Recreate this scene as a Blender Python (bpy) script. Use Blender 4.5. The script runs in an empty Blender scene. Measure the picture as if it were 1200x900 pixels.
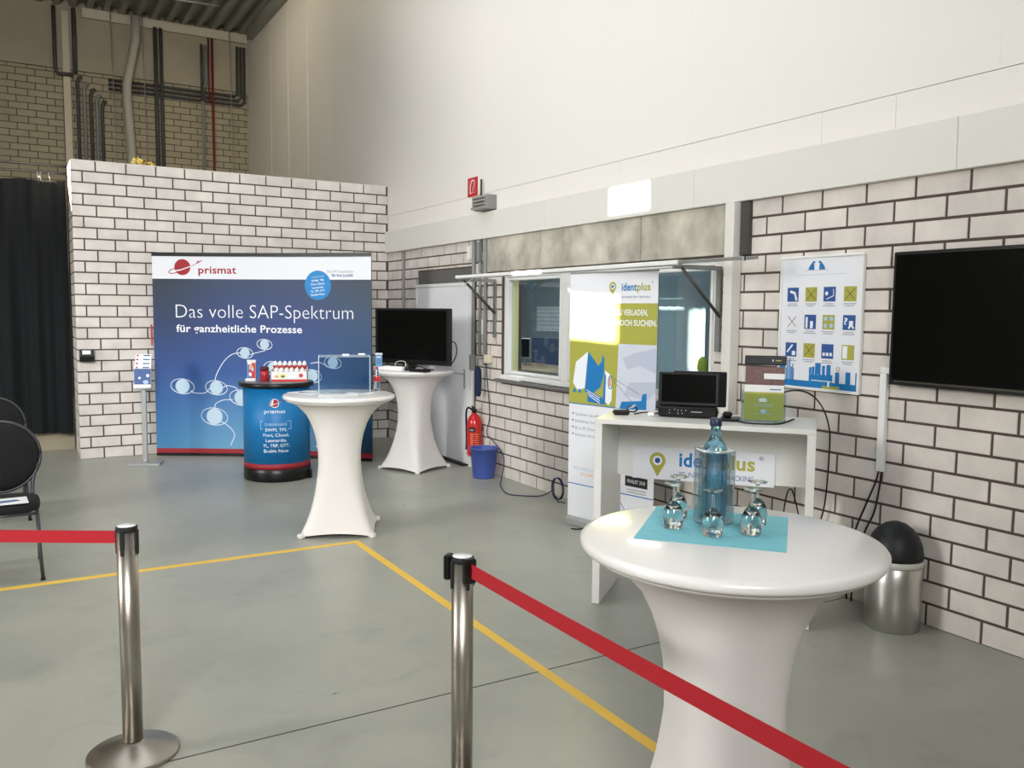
import bpy, math, random
from math import sin, cos, pi, radians, hypot
from mathutils import Vector, Matrix
random.seed(7)
SC = bpy.context.scene
COL = SC.collection

# ------------------------------------------------------------------ camera
cam_d = bpy.data.cameras.new('camera'); cam = bpy.data.objects.new('camera', cam_d); COL.objects.link(cam)
F, YAW, PITCH, ROLL, CH = 994.17, .5287, -.0855, .0089, 1.7299
cam_d.sensor_width = 36.0; cam_d.lens = 36.0 * F / 1200.0; cam_d.clip_start = .05; cam_d.clip_end = 200
cy_, sy_ = cos(YAW), sin(YAW)
fw = Vector((sy_ * cos(PITCH), cy_ * cos(PITCH), sin(PITCH)))
rt = Vector((cy_, -sy_, 0)); up = rt.cross(fw)
r2 = cos(ROLL) * rt + sin(ROLL) * up; u2 = -sin(ROLL) * rt + cos(ROLL) * up
M = Matrix((r2, u2, -fw)).transposed().to_4x4(); M.translation = Vector((0, 0, CH))
cam.matrix_world = M
SC.camera = cam

# ------------------------------------------------------------------ world, sun, daylight, exposure
w = bpy.data.worlds.new('world'); SC.world = w; w.use_nodes = True
w.node_tree.nodes['Background'].inputs[0].default_value = (.80, .90, 1.0, 1)
w.node_tree.nodes['Background'].inputs[1].default_value = 1.0
SC.view_settings.view_transform = 'Standard'; SC.view_settings.look = 'None'
SC.view_settings.gamma = 1.0; SC.view_settings.use_curve_mapping = False
SC.view_settings.exposure = -0.35

SUN = Vector((.93, -.30, -.20)).normalized()          # direction the sunlight travels
def lamp(name, kind, loc, direction, energy, color, **kw):
    d = bpy.data.lights.new(name, kind); d.energy = energy; d.color = color
    for k, v in kw.items(): setattr(d, k, v)
    o = bpy.data.objects.new(name, d); COL.objects.link(o); o.location = loc
    if direction: o.rotation_euler = Vector(direction).to_track_quat('-Z', 'Y').to_euler()     # None: straight down, local axes = world axes
    return o
lamp('sun_light', 'SUN', (-8, 5, 6), SUN, 55.0, (1.0, .90, .72), angle=radians(.4))
# band of windows high on the hall's left side, seen as a large soft source
lamp('window_light', 'AREA', (-8.6, 5.3, 4.3), (1, .10, -.08), 850, (1.0, .985, .96), shape='RECTANGLE', size=2.6, size_y=3.0)
lamp('front_fill_light', 'AREA', (-1.6, -3.8, 4.6), (.20, 1, -.20), 385, (.97, .985, 1.0), shape='RECTANGLE', size=4.0, size_y=2.6, spread=radians(80))  # unseen fill lamp, added behind the camera to brighten the brick block
lamp('rear_bay_fill_light', 'AREA', (2.2, 14.6, 6.9), (.35, .1, -1), 52, (1.0, .86, .60), shape='RECTANGLE', size=3.0, size_y=3.0)  # warm fill added under the roof to lift the dark far bay
lamp('skylight_light', 'AREA', (.8, 6.6, 7.1), None, 230, (.94, .97, 1.0), shape='RECTANGLE', size=4.0, size_y=6.0)
lamp('office_light', 'AREA', (5.40, 8.6, 2.72), None, 150, (.90, .96, 1.0), shape='RECTANGLE', size=1.3, size_y=7.0)

# ------------------------------------------------------------------ materials
def lin(c):
    c = c / 255.0
    return c / 12.92 if c <= .04045 else ((c + .055) / 1.055) ** 2.4
def rgb(c): return (lin(c[0]), lin(c[1]), lin(c[2]), 1)
MATS = {}
def mat(name, c, rough=.6, metal=0.0, trans=0.0, ior=1.45, var=0.0, scale=8.0, bump=0.0, bscale=60.0, coat=0.0, island=0.0, spec=None, stretch=None, alpha=None):
    if name in MATS: return MATS[name]
    m = bpy.data.materials.new(name); m.use_nodes = True; MATS[name] = m
    nt = m.node_tree; b = nt.nodes['Principled BSDF']
    b.inputs['Base Color'].default_value = rgb(c); b.inputs['Roughness'].default_value = rough
    b.inputs['Metallic'].default_value = metal; b.inputs['IOR'].default_value = ior
    b.inputs['Transmission Weight'].default_value = trans
    if spec is not None: b.inputs['Specular IOR Level'].default_value = spec
    if coat: b.inputs['Coat Weight'].default_value = coat
    if alpha is not None: b.inputs['Alpha'].default_value = alpha
    tc = nt.nodes.new('ShaderNodeTexCoord'); mp = nt.nodes.new('ShaderNodeMapping')
    geo = nt.nodes.new('ShaderNodeNewGeometry')
    nt.links.new(geo.outputs['Position'] if (var or bump) and not stretch else tc.outputs['Object'], mp.inputs[0])
    if stretch: mp.inputs['Scale'].default_value = stretch
    src = None
    if var or island:
        mix = nt.nodes.new('ShaderNodeHueSaturation'); mix.inputs['Color'].default_value = rgb(c)
        val = nt.nodes.new('ShaderNodeMath'); val.operation = 'MULTIPLY_ADD'; val.inputs[1].default_value = 2 * var; val.inputs[2].default_value = 1 - var
        n = nt.nodes.new('ShaderNodeTexNoise'); n.inputs['Scale'].default_value = scale; n.inputs['Detail'].default_value = 5
        nt.links.new(mp.outputs[0], n.inputs['Vector']); nt.links.new(n.outputs['Fac'], val.inputs[0])
        last = val.outputs[0]
        if island:
            oi = nt.nodes.new('ShaderNodeObjectInfo')
            ad = nt.nodes.new('ShaderNodeMath'); ad.operation = 'ADD'
            nt.links.new(oi.outputs['Random'], ad.inputs[0]); nt.links.new(geo.outputs['Random Per Island'], ad.inputs[1])
            fr = nt.nodes.new('ShaderNodeMath'); fr.operation = 'FRACT'; nt.links.new(ad.outputs[0], fr.inputs[0])
            sc = nt.nodes.new('ShaderNodeMath'); sc.operation = 'MULTIPLY_ADD'; sc.inputs[1].default_value = 2 * island; sc.inputs[2].default_value = 1 - island
            nt.links.new(fr.outputs[0], sc.inputs[0])
            mu = nt.nodes.new('ShaderNodeMath'); mu.operation = 'MULTIPLY'
            nt.links.new(sc.outputs[0], mu.inputs[0]); nt.links.new(last, mu.inputs[1]); last = mu.outputs[0]
        nt.links.new(last, mix.inputs['Value']); nt.links.new(mix.outputs[0], b.inputs['Base Color'])
    if bump:
        n2 = nt.nodes.new('ShaderNodeTexNoise'); n2.inputs['Scale'].default_value = bscale; n2.inputs['Detail'].default_value = 4
        nt.links.new(mp.outputs[0], n2.inputs['Vector'])
        bp = nt.nodes.new('ShaderNodeBump'); bp.inputs['Strength'].default_value = bump; bp.inputs['Distance'].default_value = .01
        nt.links.new(n2.outputs['Fac'], bp.inputs['Height']); nt.links.new(bp.outputs[0], b.inputs['Normal'])
    return m

BRICK = mat('sand_lime_brick', (216, 209, 202), .85, var=.26, scale=5, bump=.25, bscale=90, island=.045)
BRICK_FAR = mat('dimmed_sand_lime_brick', (168, 158, 132), .85, var=.10, scale=3, bump=.2, bscale=60, island=.06)  # same brick type, colour darkened and yellowed for the dim warm light there
MORTAR = mat('dark_mortar', (88, 77, 69), .95, var=.15, scale=20, bump=.4)
PANELW = mat('white_wall_panel', (236, 233, 228), .38, var=.012, scale=1.2)
BEAMW = mat('white_coated_beam', (226, 224, 217), .35, var=.02, scale=2)
GAPM = mat('dark_joint', (60, 58, 50), .9)
CONC = mat('raw_concrete', (186, 181, 168), .85, var=.85, scale=4, bump=.35, bscale=35)
CONCD = mat('dark_concrete', (112, 110, 106), .85, var=.15, scale=5, bump=.3)
PLAST = mat('beige_plaster', (170, 160, 138), .9, var=.12, scale=1.5, bump=.2)
ROOFM = mat('roof_sheet', (150, 150, 142), .55, var=.08, scale=2)
WHITE = mat('white_plastic', (235, 235, 233), .4)
WHITEP = mat('white_print', (232, 234, 240), .45, var=.01)
DESKW = mat('white_desk_board', (226, 226, 222), .3, var=.01)
FRAMEW = mat('white_window_frame', (230, 231, 228), .3)
DOORM = mat('white_door_leaf', (238, 238, 242), .35, var=.02, scale=2)
BLACK = mat('black_plastic', (11, 11, 12), .35)
SCREEN = mat('dark_screen', (7, 9, 9), .16, spec=.3)
BLACKM = mat('black_rubber', (22, 22, 22), .7)
CURT = mat('black_curtain', (13, 16, 19), .95, var=.15, scale=6)
STEEL = mat('brushed_steel', (168, 162, 152), .36, metal=1.0, var=.06, scale=30, stretch=(18, 18, .6))
CHROME = mat('chrome', (200, 200, 200), .12, metal=1.0)
ALU = mat('aluminium', (190, 192, 192), .38, metal=.85)
GALV = mat('galvanised_steel', (150, 152, 150), .45, metal=.6, var=.08, scale=12)
DARKMET = mat('dark_steel', (84, 82, 78), .45, metal=.5)
GREYP = mat('grey_pipe', (136, 136, 132), .55)
DGREYP = mat('dark_grey_pipe', (72, 71, 68), .6)
REDP = mat('red_oxide_pipe', (120, 50, 42), .6)
CREAM = mat('cream_paint', (205, 196, 172), .6, var=.05)
RED = mat('red_paint', (196, 24, 26), .3, coat=.5)
REDSIGN = mat('red_sign', (190, 28, 32), .4)
BELT = mat('red_belt', (172, 22, 34), .75, var=.05, scale=200)
TAPE = mat('yellow_floor_tape', (232, 190, 76), .55, var=.05, scale=6)
FABW = mat('white_stretch_fabric', (226, 222, 218), .75, var=.015, scale=6, bump=.06, bscale=400)
TOPW = mat('white_table_top_cover', (236, 233, 230), .22, coat=.35)
FABB = mat('black_chair_fabric', (20, 21, 22), .95, var=.2, scale=60, bump=.3, bscale=300)
CHAIRM = mat('grey_chair_tube', (70, 72, 74), .4, metal=.5)
BLUEB = mat('blue_bucket', (70, 92, 170), .38, trans=.12)
NAP = mat('turquoise_napkin', (128, 198, 210), .9, var=.04, scale=14, bump=.5, bscale=25)
NAVY = mat('navy_cloth', (30, 42, 72), .9)
GLASS = mat('clear_glass', (250, 252, 252), .0, trans=1.0, ior=1.45)
def thin_clear(name, c, ior=1.45, rough=.02):
    m = bpy.data.materials.new(name); m.use_nodes = True; nt = m.node_tree; nt.nodes.remove(nt.nodes['Principled BSDF'])
    out = nt.nodes['Material Output']; mx = nt.nodes.new('ShaderNodeMixShader'); tr = nt.nodes.new('ShaderNodeBsdfTransparent'); gl = nt.nodes.new('ShaderNodeBsdfGlossy'); fr = nt.nodes.new('ShaderNodeFresnel')
    tr.inputs[0].default_value = rgb(c); gl.inputs['Roughness'].default_value = rough; fr.inputs[0].default_value = ior
    ge = nt.nodes.new('ShaderNodeNewGeometry'); mr = nt.nodes.new('ShaderNodeMapRange'); mr.inputs['To Min'].default_value = ior; mr.inputs['To Max'].default_value = 1 / ior
    nt.links.new(ge.outputs['Backfacing'], mr.inputs['Value']); nt.links.new(mr.outputs[0], fr.inputs[0])
    nt.links.new(fr.outputs[0], mx.inputs[0]); nt.links.new(tr.outputs[0], mx.inputs[1]); nt.links.new(gl.outputs[0], mx.inputs[2]); nt.links.new(mx.outputs[0], out.inputs[0])
    MATS[name] = m; return m
PLEXI = thin_clear('clear_acrylic', (240, 246, 249), 1.4)
PANE = thin_clear('window_pane_glass', (238, 244, 244), 1.45, .0)
BGLASS = mat('blue_bottle_glass', (150, 205, 228), .0, trans=1.0, ior=1.36)
CAPM = mat('navy_cap', (28, 40, 66), .4)
LIP = mat('lime_print', (172, 170, 74), .5)
BLP = mat('blue_print', (22, 120, 186), .5)
NAVP = mat('navy_print', (44, 86, 152), .5)
REDL = mat('dark_red_print', (160, 30, 40), .5)
GREYL = mat('grey_print', (140, 145, 155), .5)
LGREY = mat('pale_grey_print', (200, 206, 220), .5)
SKYP = mat('pale_blue_print', (170, 200, 228), .5)
BLACKP = mat('black_print', (24, 24, 26), .5)
WHT = mat('white_lettering', (236, 242, 248), .5)
CNTB = mat('counter_blue', (16, 112, 172), .45)
ORANGE = mat('orange_print', (226, 170, 110), .5)
YEL = mat('yellow_plastic', (246, 224, 130), .5)
HIVIS = mat('lime_yellow_fabric', (212, 232, 60), .7)
OFFW = mat('office_wall_paint', (150, 158, 160), .8)
REVEAL = mat('pale_yellow_reveal', (236, 222, 160), .6)
DBLUE = mat('dark_blue_panel', (48, 62, 82), .8)
BLIND = mat('blue_grey_blind', (160, 178, 192), .75)
WOOD = mat('office_wood', (150, 130, 105), .5, var=.1)
PHOTO = mat('brochure_photo', (110, 80, 76), .4, var=.6, scale=60)
FLOORM = None

def floor_material():
    m = bpy.data.materials.new('grey_epoxy_floor'); m.use_nodes = True; nt = m.node_tree; b = nt.nodes['Principled BSDF']
    geo = nt.nodes.new('ShaderNodeNewGeometry')
    n1 = nt.nodes.new('ShaderNodeTexNoise'); n1.inputs['Scale'].default_value = .9; n1.inputs['Detail'].default_value = 7; n1.inputs['Roughness'].default_value = .62
    n2 = nt.nodes.new('ShaderNodeTexNoise'); n2.inputs['Scale'].default_value = 14; n2.inputs['Detail'].default_value = 3
    n3 = nt.nodes.new('ShaderNodeTexNoise'); n3.inputs['Scale'].default_value = 3.2; n3.inputs['Detail'].default_value = 8; n3.inputs['Distortion'].default_value = 1.2
    for n in (n1, n2, n3): nt.links.new(geo.outputs['Position'], n.inputs['Vector'])
    cr = nt.nodes.new('ShaderNodeValToRGB')
    cr.color_ramp.elements[0].position = .3; cr.color_ramp.elements[0].color = rgb((148, 149, 139))
    cr.color_ramp.elements[1].position = .72; cr.color_ramp.elements[1].color = rgb((168, 169, 157))
    nt.links.new(n1.outputs['Fac'], cr.inputs[0])
    c2 = nt.nodes.new('ShaderNodeValToRGB')
    c2.color_ramp.elements[0].position = .30; c2.color_ramp.elements[0].color = (.82, .82, .82, 1)
    c2.color_ramp.elements[1].position = .45; c2.color_ramp.elements[1].color = (1, 1, 1, 1)
    nt.links.new(n3.outputs['Fac'], c2.inputs[0])
    mx = nt.nodes.new('ShaderNodeMix'); mx.data_type = 'RGBA'; mx.blend_type = 'MULTIPLY'; mx.inputs[0].default_value = .55
    nt.links.new(cr.outputs[0], mx.inputs[6]); nt.links.new(c2.outputs[0], mx.inputs[7])
    nt.links.new(mx.outputs[2], b.inputs['Base Color'])
    mr = nt.nodes.new('ShaderNodeMath'); mr.operation = 'MULTIPLY_ADD'; mr.inputs[1].default_value = .16; mr.inputs[2].default_value = .27
    nt.links.new(n1.outputs['Fac'], mr.inputs[0]); nt.links.new(mr.outputs[0], b.inputs['Roughness'])
    bp = nt.nodes.new('ShaderNodeBump'); bp.inputs['Strength'].default_value = .05; bp.inputs['Distance'].default_value = .01
    nt.links.new(n2.outputs['Fac'], bp.inputs['Height']); nt.links.new(bp.outputs[0], b.inputs['Normal'])
    return m
FLOORM = floor_material()

# ------------------------------------------------------------------ mesh helpers
class MB:
    def __init__(s): s.v = []; s.f = []; s.m = []; s.mats = []; s.sm = []
    def mi(s, m):
        if m not in s.mats: s.mats.append(m)
        return s.mats.index(m)
    def add(s, vs, fs, m, smooth=False):
        b = len(s.v); k = s.mi(m); s.v += [tuple(p) for p in vs]
        for f in fs: s.f.append([b + i for i in f]); s.m.append(k); s.sm.append(smooth)
        return s
    def box(s, c, d, m, rz=0.0, ch=0.0, rx=0.0, ry=0.0):
        x, y, z = d[0] / 2, d[1] / 2, d[2] / 2
        R = Matrix.Rotation(rz, 3, 'Z') @ Matrix.Rotation(ry, 3, 'Y') @ Matrix.Rotation(rx, 3, 'X')
        if ch <= 0:
            vs = [(sx * x, sy * y, sz * z) for sx in (-1, 1) for sy in (-1, 1) for sz in (-1, 1)]
            fs = [(0, 1, 3, 2), (4, 6, 7, 5), (0, 4, 5, 1), (2, 3, 7, 6), (0, 2, 6, 4), (1, 5, 7, 3)]
        else:
            ch = min(ch, x * .9, y * .9, z * .9); vs = []; idx = {}
            for sx in (-1, 1):
                for sy in (-1, 1):
                    for sz in (-1, 1):
                        for ax in range(3):
                            e = [x - ch, y - ch, z - ch]; e[ax] += ch
                            idx[(sx, sy, sz, ax)] = len(vs); vs.append((sx * e[0], sy * e[1], sz * e[2]))
            fs = []
            for sx in (-1, 1): fs.append([idx[(sx, a, b_, 0)] for a, b_ in ((-1, -1), (1, -1), (1, 1), (-1, 1))][::sx])
            for sy in (-1, 1): fs.append([idx[(a, sy, b_, 1)] for a, b_ in ((-1, -1), (-1, 1), (1, 1), (1, -1))][::sy])
            for sz in (-1, 1): fs.append([idx[(a, b_, sz, 2)] for a, b_ in ((-1, -1), (1, -1), (1, 1), (-1, 1))][::sz])
            for a in (-1, 1):
                for b_ in (-1, 1):
                    fs.append([idx[(a, b_, -1, 0)], idx[(a, b_, -1, 1)], idx[(a, b_, 1, 1)], idx[(a, b_, 1, 0)]])
                    fs.append([idx[(a, -1, b_, 0)], idx[(a, -1, b_, 2)], idx[(a, 1, b_, 2)], idx[(a, 1, b_, 0)]])
                    fs.append([idx[(-1, a, b_, 1)], idx[(-1, a, b_, 2)], idx[(1, a, b_, 2)], idx[(1, a, b_, 1)]])
            for sx in (-1, 1):
                for sy in (-1, 1):
                    for sz in (-1, 1): fs.append([idx[(sx, sy, sz, k)] for k in range(3)])
        c = Vector(c)
        return s.add([R @ Vector(p) + c for p in vs], fs, m)
    def tube(s, pts, r, m, n=8, caps=True, flat=None):
        P = [Vector(p) for p in pts]; rings = []; prev = None
        rs = r if isinstance(r, (list, tuple)) else [r] * len(P)
        for i, p in enumerate(P):
            t = (P[min(i + 1, len(P) - 1)] - P[max(i - 1, 0)]).normalized()
            if prev is None: a = t.cross(Vector((0, 0, 1))); a = t.cross(Vector((1, 0, 0))) if a.length < 1e-3 else a
            else: a = prev - t * prev.dot(t)
            a.normalize(); b = t.cross(a); prev = a
            rings.append([p + (a * cos(2 * pi * k / n) + b * sin(2 * pi * k / n)) * rs[i] for k in range(n)])
        vs = [q for R_ in rings for q in R_]; fs = []
        for i in range(len(P) - 1):
            for k in range(n): fs.append((i * n + k, i * n + (k + 1) % n, (i + 1) * n + (k + 1) % n, (i + 1) * n + k))
        s.add(vs, fs, m, True)
        if caps: s.add(rings[0], [tuple(range(n))[::-1]], m); s.add(rings[-1], [tuple(range(n))], m)
        return s
    def lathe(s, prof, m, c=(0, 0, 0), n=32, sx=1.0, sy=1.0, smooth=True):
        vs = []; fs = []; cx, cy, cz = c
        for r, z in prof:
            for k in range(n): vs.append((cx + sx * r * cos(2 * pi * k / n), cy + sy * r * sin(2 * pi * k / n), cz + z))
        for i in range(len(prof) - 1):
            for k in range(n): fs.append((i * n + k, i * n + (k + 1) % n, (i + 1) * n + (k + 1) % n, (i + 1) * n + k))
        s.add(vs, fs, m, smooth)
        for i, rev in ((0, True), (len(prof) - 1, False)):
            if prof[i][0] > 1e-4: 
                t = list(range(n)); s.add(vs[i * n:(i + 1) * n], [t[::-1] if rev else t], m)
        return s
    def prism(s, poly, z0, z1, m, mp=None):
        n = len(poly); mp = mp or (lambda x, y, z: (x, y, z))
        vs = [mp(x, y, z0) for x, y in poly] + [mp(x, y, z1) for x, y in poly]
        fs = [tuple(range(n))[::-1], tuple(range(n, 2 * n))] + [(i, (i + 1) % n, n + (i + 1) % n, n + i) for i in range(n)]
        return s.add(vs, fs, m)
    def build(s, name, parent=None, loc=None, rz=0.0, fix=True):
        me = bpy.data.meshes.new(name); me.from_pydata(s.v, [], s.f)
        for m in s.mats: me.materials.append(m)
        me.polygons.foreach_set('material_index', s.m); me.polygons.foreach_set('use_smooth', s.sm)
        me.update()
        if fix:
            import bmesh
            b = bmesh.new(); b.from_mesh(me); bmesh.ops.remove_doubles(b, verts=b.verts, dist=1e-6)
            bmesh.ops.recalc_face_normals(b, faces=b.faces); b.to_mesh(me); b.free()
        o = bpy.data.objects.new(name, me); COL.objects.link(o)
        if parent: o.parent = parent
        if loc: o.location = loc
        if rz: o.rotation_euler = (0, 0, rz)
        return o

def empty(name, loc, label, cat, group=None, rz=0.0):
    o = bpy.data.objects.new(name, None); COL.objects.link(o); o.empty_display_size = .1
    o.location = loc; o.rotation_euler = (0, 0, rz); return tag(o, label, cat, group)
def tag(o, label, cat, group=None):
    o['label'] = label; o['category'] = cat
    if group: o['group'] = group
    return o
def structure(o): o['kind'] = 'structure'; return o
def part_label(o, l): o['label'] = l; return o
def copy_tree(o, parent=None):
    c = o.copy(); COL.objects.link(c); c.parent = parent
    for ch in list(o.children): copy_tree(ch, c)
    return c

# flat print: polygons in (u, v) put on a surface by a mapping
_TC = {}
def text_geo(txt, size, bold=0.0, sx=1.0, space=1.0, align='LEFT'):
    cu = bpy.data.curves.new('t', 'FONT'); cu.body = txt; cu.size = size; cu.offset = bold; cu.space_character = space
    cu.align_x = align; cu.resolution_u = 3
    o = bpy.data.objects.new('t', cu); COL.objects.link(o)
    me = bpy.data.meshes.new_from_object(o)
    vs = [(v.co.x * sx, v.co.y) for v in me.vertices]; fs = [list(p.vertices) for p in me.polygons]
    bpy.data.objects.remove(o); bpy.data.curves.remove(cu); bpy.data.meshes.remove(me)
    return vs, fs
class Print:
    def __init__(s, mp): s.mb = MB(); s.mp = mp; s.k = 0
    def poly(s, pts, m, d=.0008): s.mb.add([s.mp(u, v, d) for u, v in pts], [list(range(len(pts)))], m)
    def text(s, txt, u, v, width, height, m, bold=0.0, d=.0012, rot=0.0, align='LEFT'):
        # height = capital height; width = full width of the line
        em = -.014 if bold < 0 else (.028 if bold >= .01 else (.018 if bold > 0 else 0.0))
        vs, fs = text_geo(txt, 1.0, em, space=1.0 + max(em, 0) * 1.6)
        x0 = min(p[0] for p in vs); x1 = max(p[0] for p in vs); cap = .73
        a = width / (x1 - x0); b = height / cap
        off = {'LEFT': 0, 'CENTER': -width / 2, 'RIGHT': -width}[align]
        c_, s_ = cos(rot), sin(rot); out = []
        for x, y in vs:
            X, Y = (x - x0) * a + off, y * b
            out.append(s.mp(u + X * c_ - Y * s_, v + X * s_ + Y * c_, d))
        s.mb.add(out, fs, m)
    def ell(s, u, v, ru, rv, m, d=.001, n=24, rot=0.0):
        s.poly([(u + ru * cos(t) * cos(rot) - rv * sin(t) * sin(rot), v + ru * cos(t) * sin(rot) + rv * sin(t) * cos(rot)) for t in [2 * pi * k / n for k in range(n)]], m, d)
    def stroke(s, pts, w, m, d=.001):
        n = len(pts)
        for i in range(n - 1):
            a, b = Vector(pts[i]), Vector(pts[i + 1]); t = (b - a)
            if t.length < 1e-6: continue
            t.normalize(); nn = Vector((-t.y, t.x)) * w / 2; a = a - t * w * .2; b = b + t * w * .2
            s.poly([a + nn, a - nn, b - nn, b + nn], m, d)
    def ring(s, u, v, ru, rv, w, m, d=.0012, rot=0.0, a0=0, a1=2 * pi, n=26):
        s.stroke([(u + ru * cos(t) * cos(rot) - rv * sin(t) * sin(rot), v + ru * cos(t) * sin(rot) + rv * sin(t) * cos(rot)) for t in [a0 + (a1 - a0) * k / n for k in range(n + 1)]], w, m, d)
    def rect(s, u0, v0, u1, v1, m, d=.0008): s.poly([(u0, v0), (u1, v0), (u1, v1), (u0, v1)], m, d)
    def build(s, name, parent):
        o = s.mb.build(name, parent, fix=False); o['kind'] = 'stuff'; return o
def catmull(pts, n=8):
    P = [Vector(p) for p in pts]; P = [P[0] * 2 - P[1]] + P + [P[-1] * 2 - P[-2]]; out = []
    for i in range(1, len(P) - 2):
        for k in range(n):
            t = k / n; a, b, c, d = P[i - 1], P[i], P[i + 1], P[i + 2]
            out.append(.5 * ((2 * b) + (c - a) * t + (2 * a - 5 * b + 4 * c - d) * t * t + (3 * b - a - 3 * c + d) * t ** 3))
    out.append(P[-2]); return out

# ------------------------------------------------------------------ the hall (structure)
XR, YB, YF, XB, BH = 4.34, 10.757, 18.45, .585, 3.375
L, H, J, RC = .3172, .125, .0155, .005      # brick pitch, course, joint width, joint recess
XL, YN, ZR = -9.0, -4.0, 7.35
mb = MB(); mb.box(((XL + 8) / 2, 7.2, -.05), (8 - XL, 22.8, .1), FLOORM)
floor = structure(mb.build('floor'))

def panelled(name, boxes):
    m_ = MB()
    for c, d, mt in boxes: m_.box(c, d, mt)
    return structure(m_.build(name, fix=False))

def grid_wall(name, axis, pos, th, a0, a1, z0, z1, holes, mt):
    """solid wall with rectangular openings; holes = (a0, a1, z0, z1)"""
    A = sorted({a0, a1} | {h[0] for h in holes} | {h[1] for h in holes}); Zs = sorted({z0, z1} | {h[2] for h in holes} | {h[3] for h in holes})
    m_ = MB()
    for i in range(len(A) - 1):
        for k in range(len(Zs) - 1):
            ca, cz = (A[i] + A[i + 1]) / 2, (Zs[k] + Zs[k + 1]) / 2
            if any(h[0] < ca < h[1] and h[2] < cz < h[3] for h in holes): continue
            c = (pos, ca, cz) if axis == 'x' else (ca, pos, cz)
            d = (th, A[i + 1] - A[i], Zs[k + 1] - Zs[k]) if axis == 'x' else (A[i + 1] - A[i], th, Zs[k + 1] - Zs[k])
            m_.box(c, d, mt)
    return structure(m_.build(name, fix=False))

def sun_hole(px, x, y0, y1, z0, z1):
    t = (x - px) / SUN.x
    return (y0 - t * SUN.y, y1 - t * SUN.y, z0 - t * SUN.z, z1 - t * SUN.z)
PATCH = [(3.93, 5.22, 5.74, 1.50, 1.86), (4.30, 5.26, 5.78, 2.54, 2.74), (3.9, 6.16, 6.64, 2.03, 2.10),
         (.585, 10.84, 11.4, 2.45, 3.42), (4.9, 5.45, 5.74, 1.27, 1.80)]
holes = [sun_hole(XL + .0, *p) for p in PATCH]  # unseen openings, placed and shaped only to throw the wanted sun patches
wall_left = grid_wall('wall_left', 'x', XL, .02, YN, YF + .2, 0, ZR + .2, holes, PLAST)
PX = -2.6
part = grid_wall('added_shade_partition', 'x', PX, .02, 8.6, YF, 3.75, ZR, [sun_hole(PX, *p) for p in PATCH], PLAST)  # unseen, added to keep the window light off the far upper wall
panelled('wall_front', [(((XL + 5) / 2, YN - .05, ZR / 2), (14, .1, ZR + .4), PLAST)])

# right wall: mortar core with window opening, brick faces, concrete, panels above
WY0, WY1, WZ0, WZ1 = 4.55, 7.66, 1.03, 2.13
core = grid_wall('wall_right', 'x', XR + RC + .12, .24, YN, YB, 0, 2.55, [(WY0, WY1, WZ0, WZ1)], MORTAR)
# brick shapes --------------------------------------------------------------
def brick_mesh(ln, face, dep=RC, mt=BRICK, hh=H - J):
    """face 'x': looks to -X, length along Y; 'y': looks to -Y, length along X. origin = centre of the back"""
    c = .0018; a, b = ln / 2, hh / 2
    ring0 = [(-a, -b, 0), (a, -b, 0), (a, b, 0), (-a, b, 0)]
    ring1 = [(p, q, dep - c) for p, q, _ in ring0]
    ring2 = [(-a + c, -b + c, dep), (a - c, -b + c, dep), (a - c, b - c, dep), (-a + c, b - c, dep)]
    vs = ring0 + ring1 + ring2
    cv = (lambda p: (-p[2], -p[0], p[1])) if face == 'x' else (lambda p: (p[0], -p[2], p[1]))
    fs = [(8, 9, 10, 11)] + [(i, (i + 1) % 4, 4 + (i + 1) % 4, 4 + i) for i in range(4)] + [(4 + i, 4 + (i + 1) % 4, 8 + (i + 1) % 4, 8 + i) for i in range(4)]
    return [cv(v) for v in vs], fs
_BM = {}
def brick_obj(ln, hh, face, mt, loc, parent, jit=0.0):
    key = (round(ln, 3), round(hh, 3), face, mt.name)
    if key not in _BM:
        vs, fs = brick_mesh(key[0], face, hh=key[1]); me = bpy.data.meshes.new('brick'); me.from_pydata(vs, [], fs); me.materials.append(mt); _BM[key] = me
    o = bpy.data.objects.new('brick', _BM[key]); COL.objects.link(o); o.parent = parent; o.location = loc
    return o
def proj(x, y, z):
    d = Vector((x, y, z - CH)); w_ = d.dot(fw)
    if w_ < .05: return None
    return 600 + F * d.dot(r2) / w_, 450 - F * d.dot(u2) / w_, w_
def cut(a0, a1, z0, z1, holes_):
    """subtract holes from brick rectangle, keep pieces at least 2 cm"""
    rs = [(a0, a1, z0, z1)]
    for h in holes_:
        out = []
        for r in rs:
            if r[1] <= h[0] or r[0] >= h[1] or r[3] <= h[2] or r[2] >= h[3]: out.append(r); continue
            if r[0] < h[0]: out.append((r[0], h[0], r[2], r[3]))
            if r[1] > h[1]: out.append((h[1], r[1], r[2], r[3]))
            m0, m1 = max(r[0], h[0]), min(r[1], h[1])
            if r[2] < h[2] - .02: out.append((m0, m1, r[2], h[2]))
            if r[3] > h[3] + .02: out.append((m0, m1, h[3], r[3]))
        rs = out
    return [r for r in rs if r[1] - r[0] > .018 and r[3] - r[2] > .018]
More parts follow.
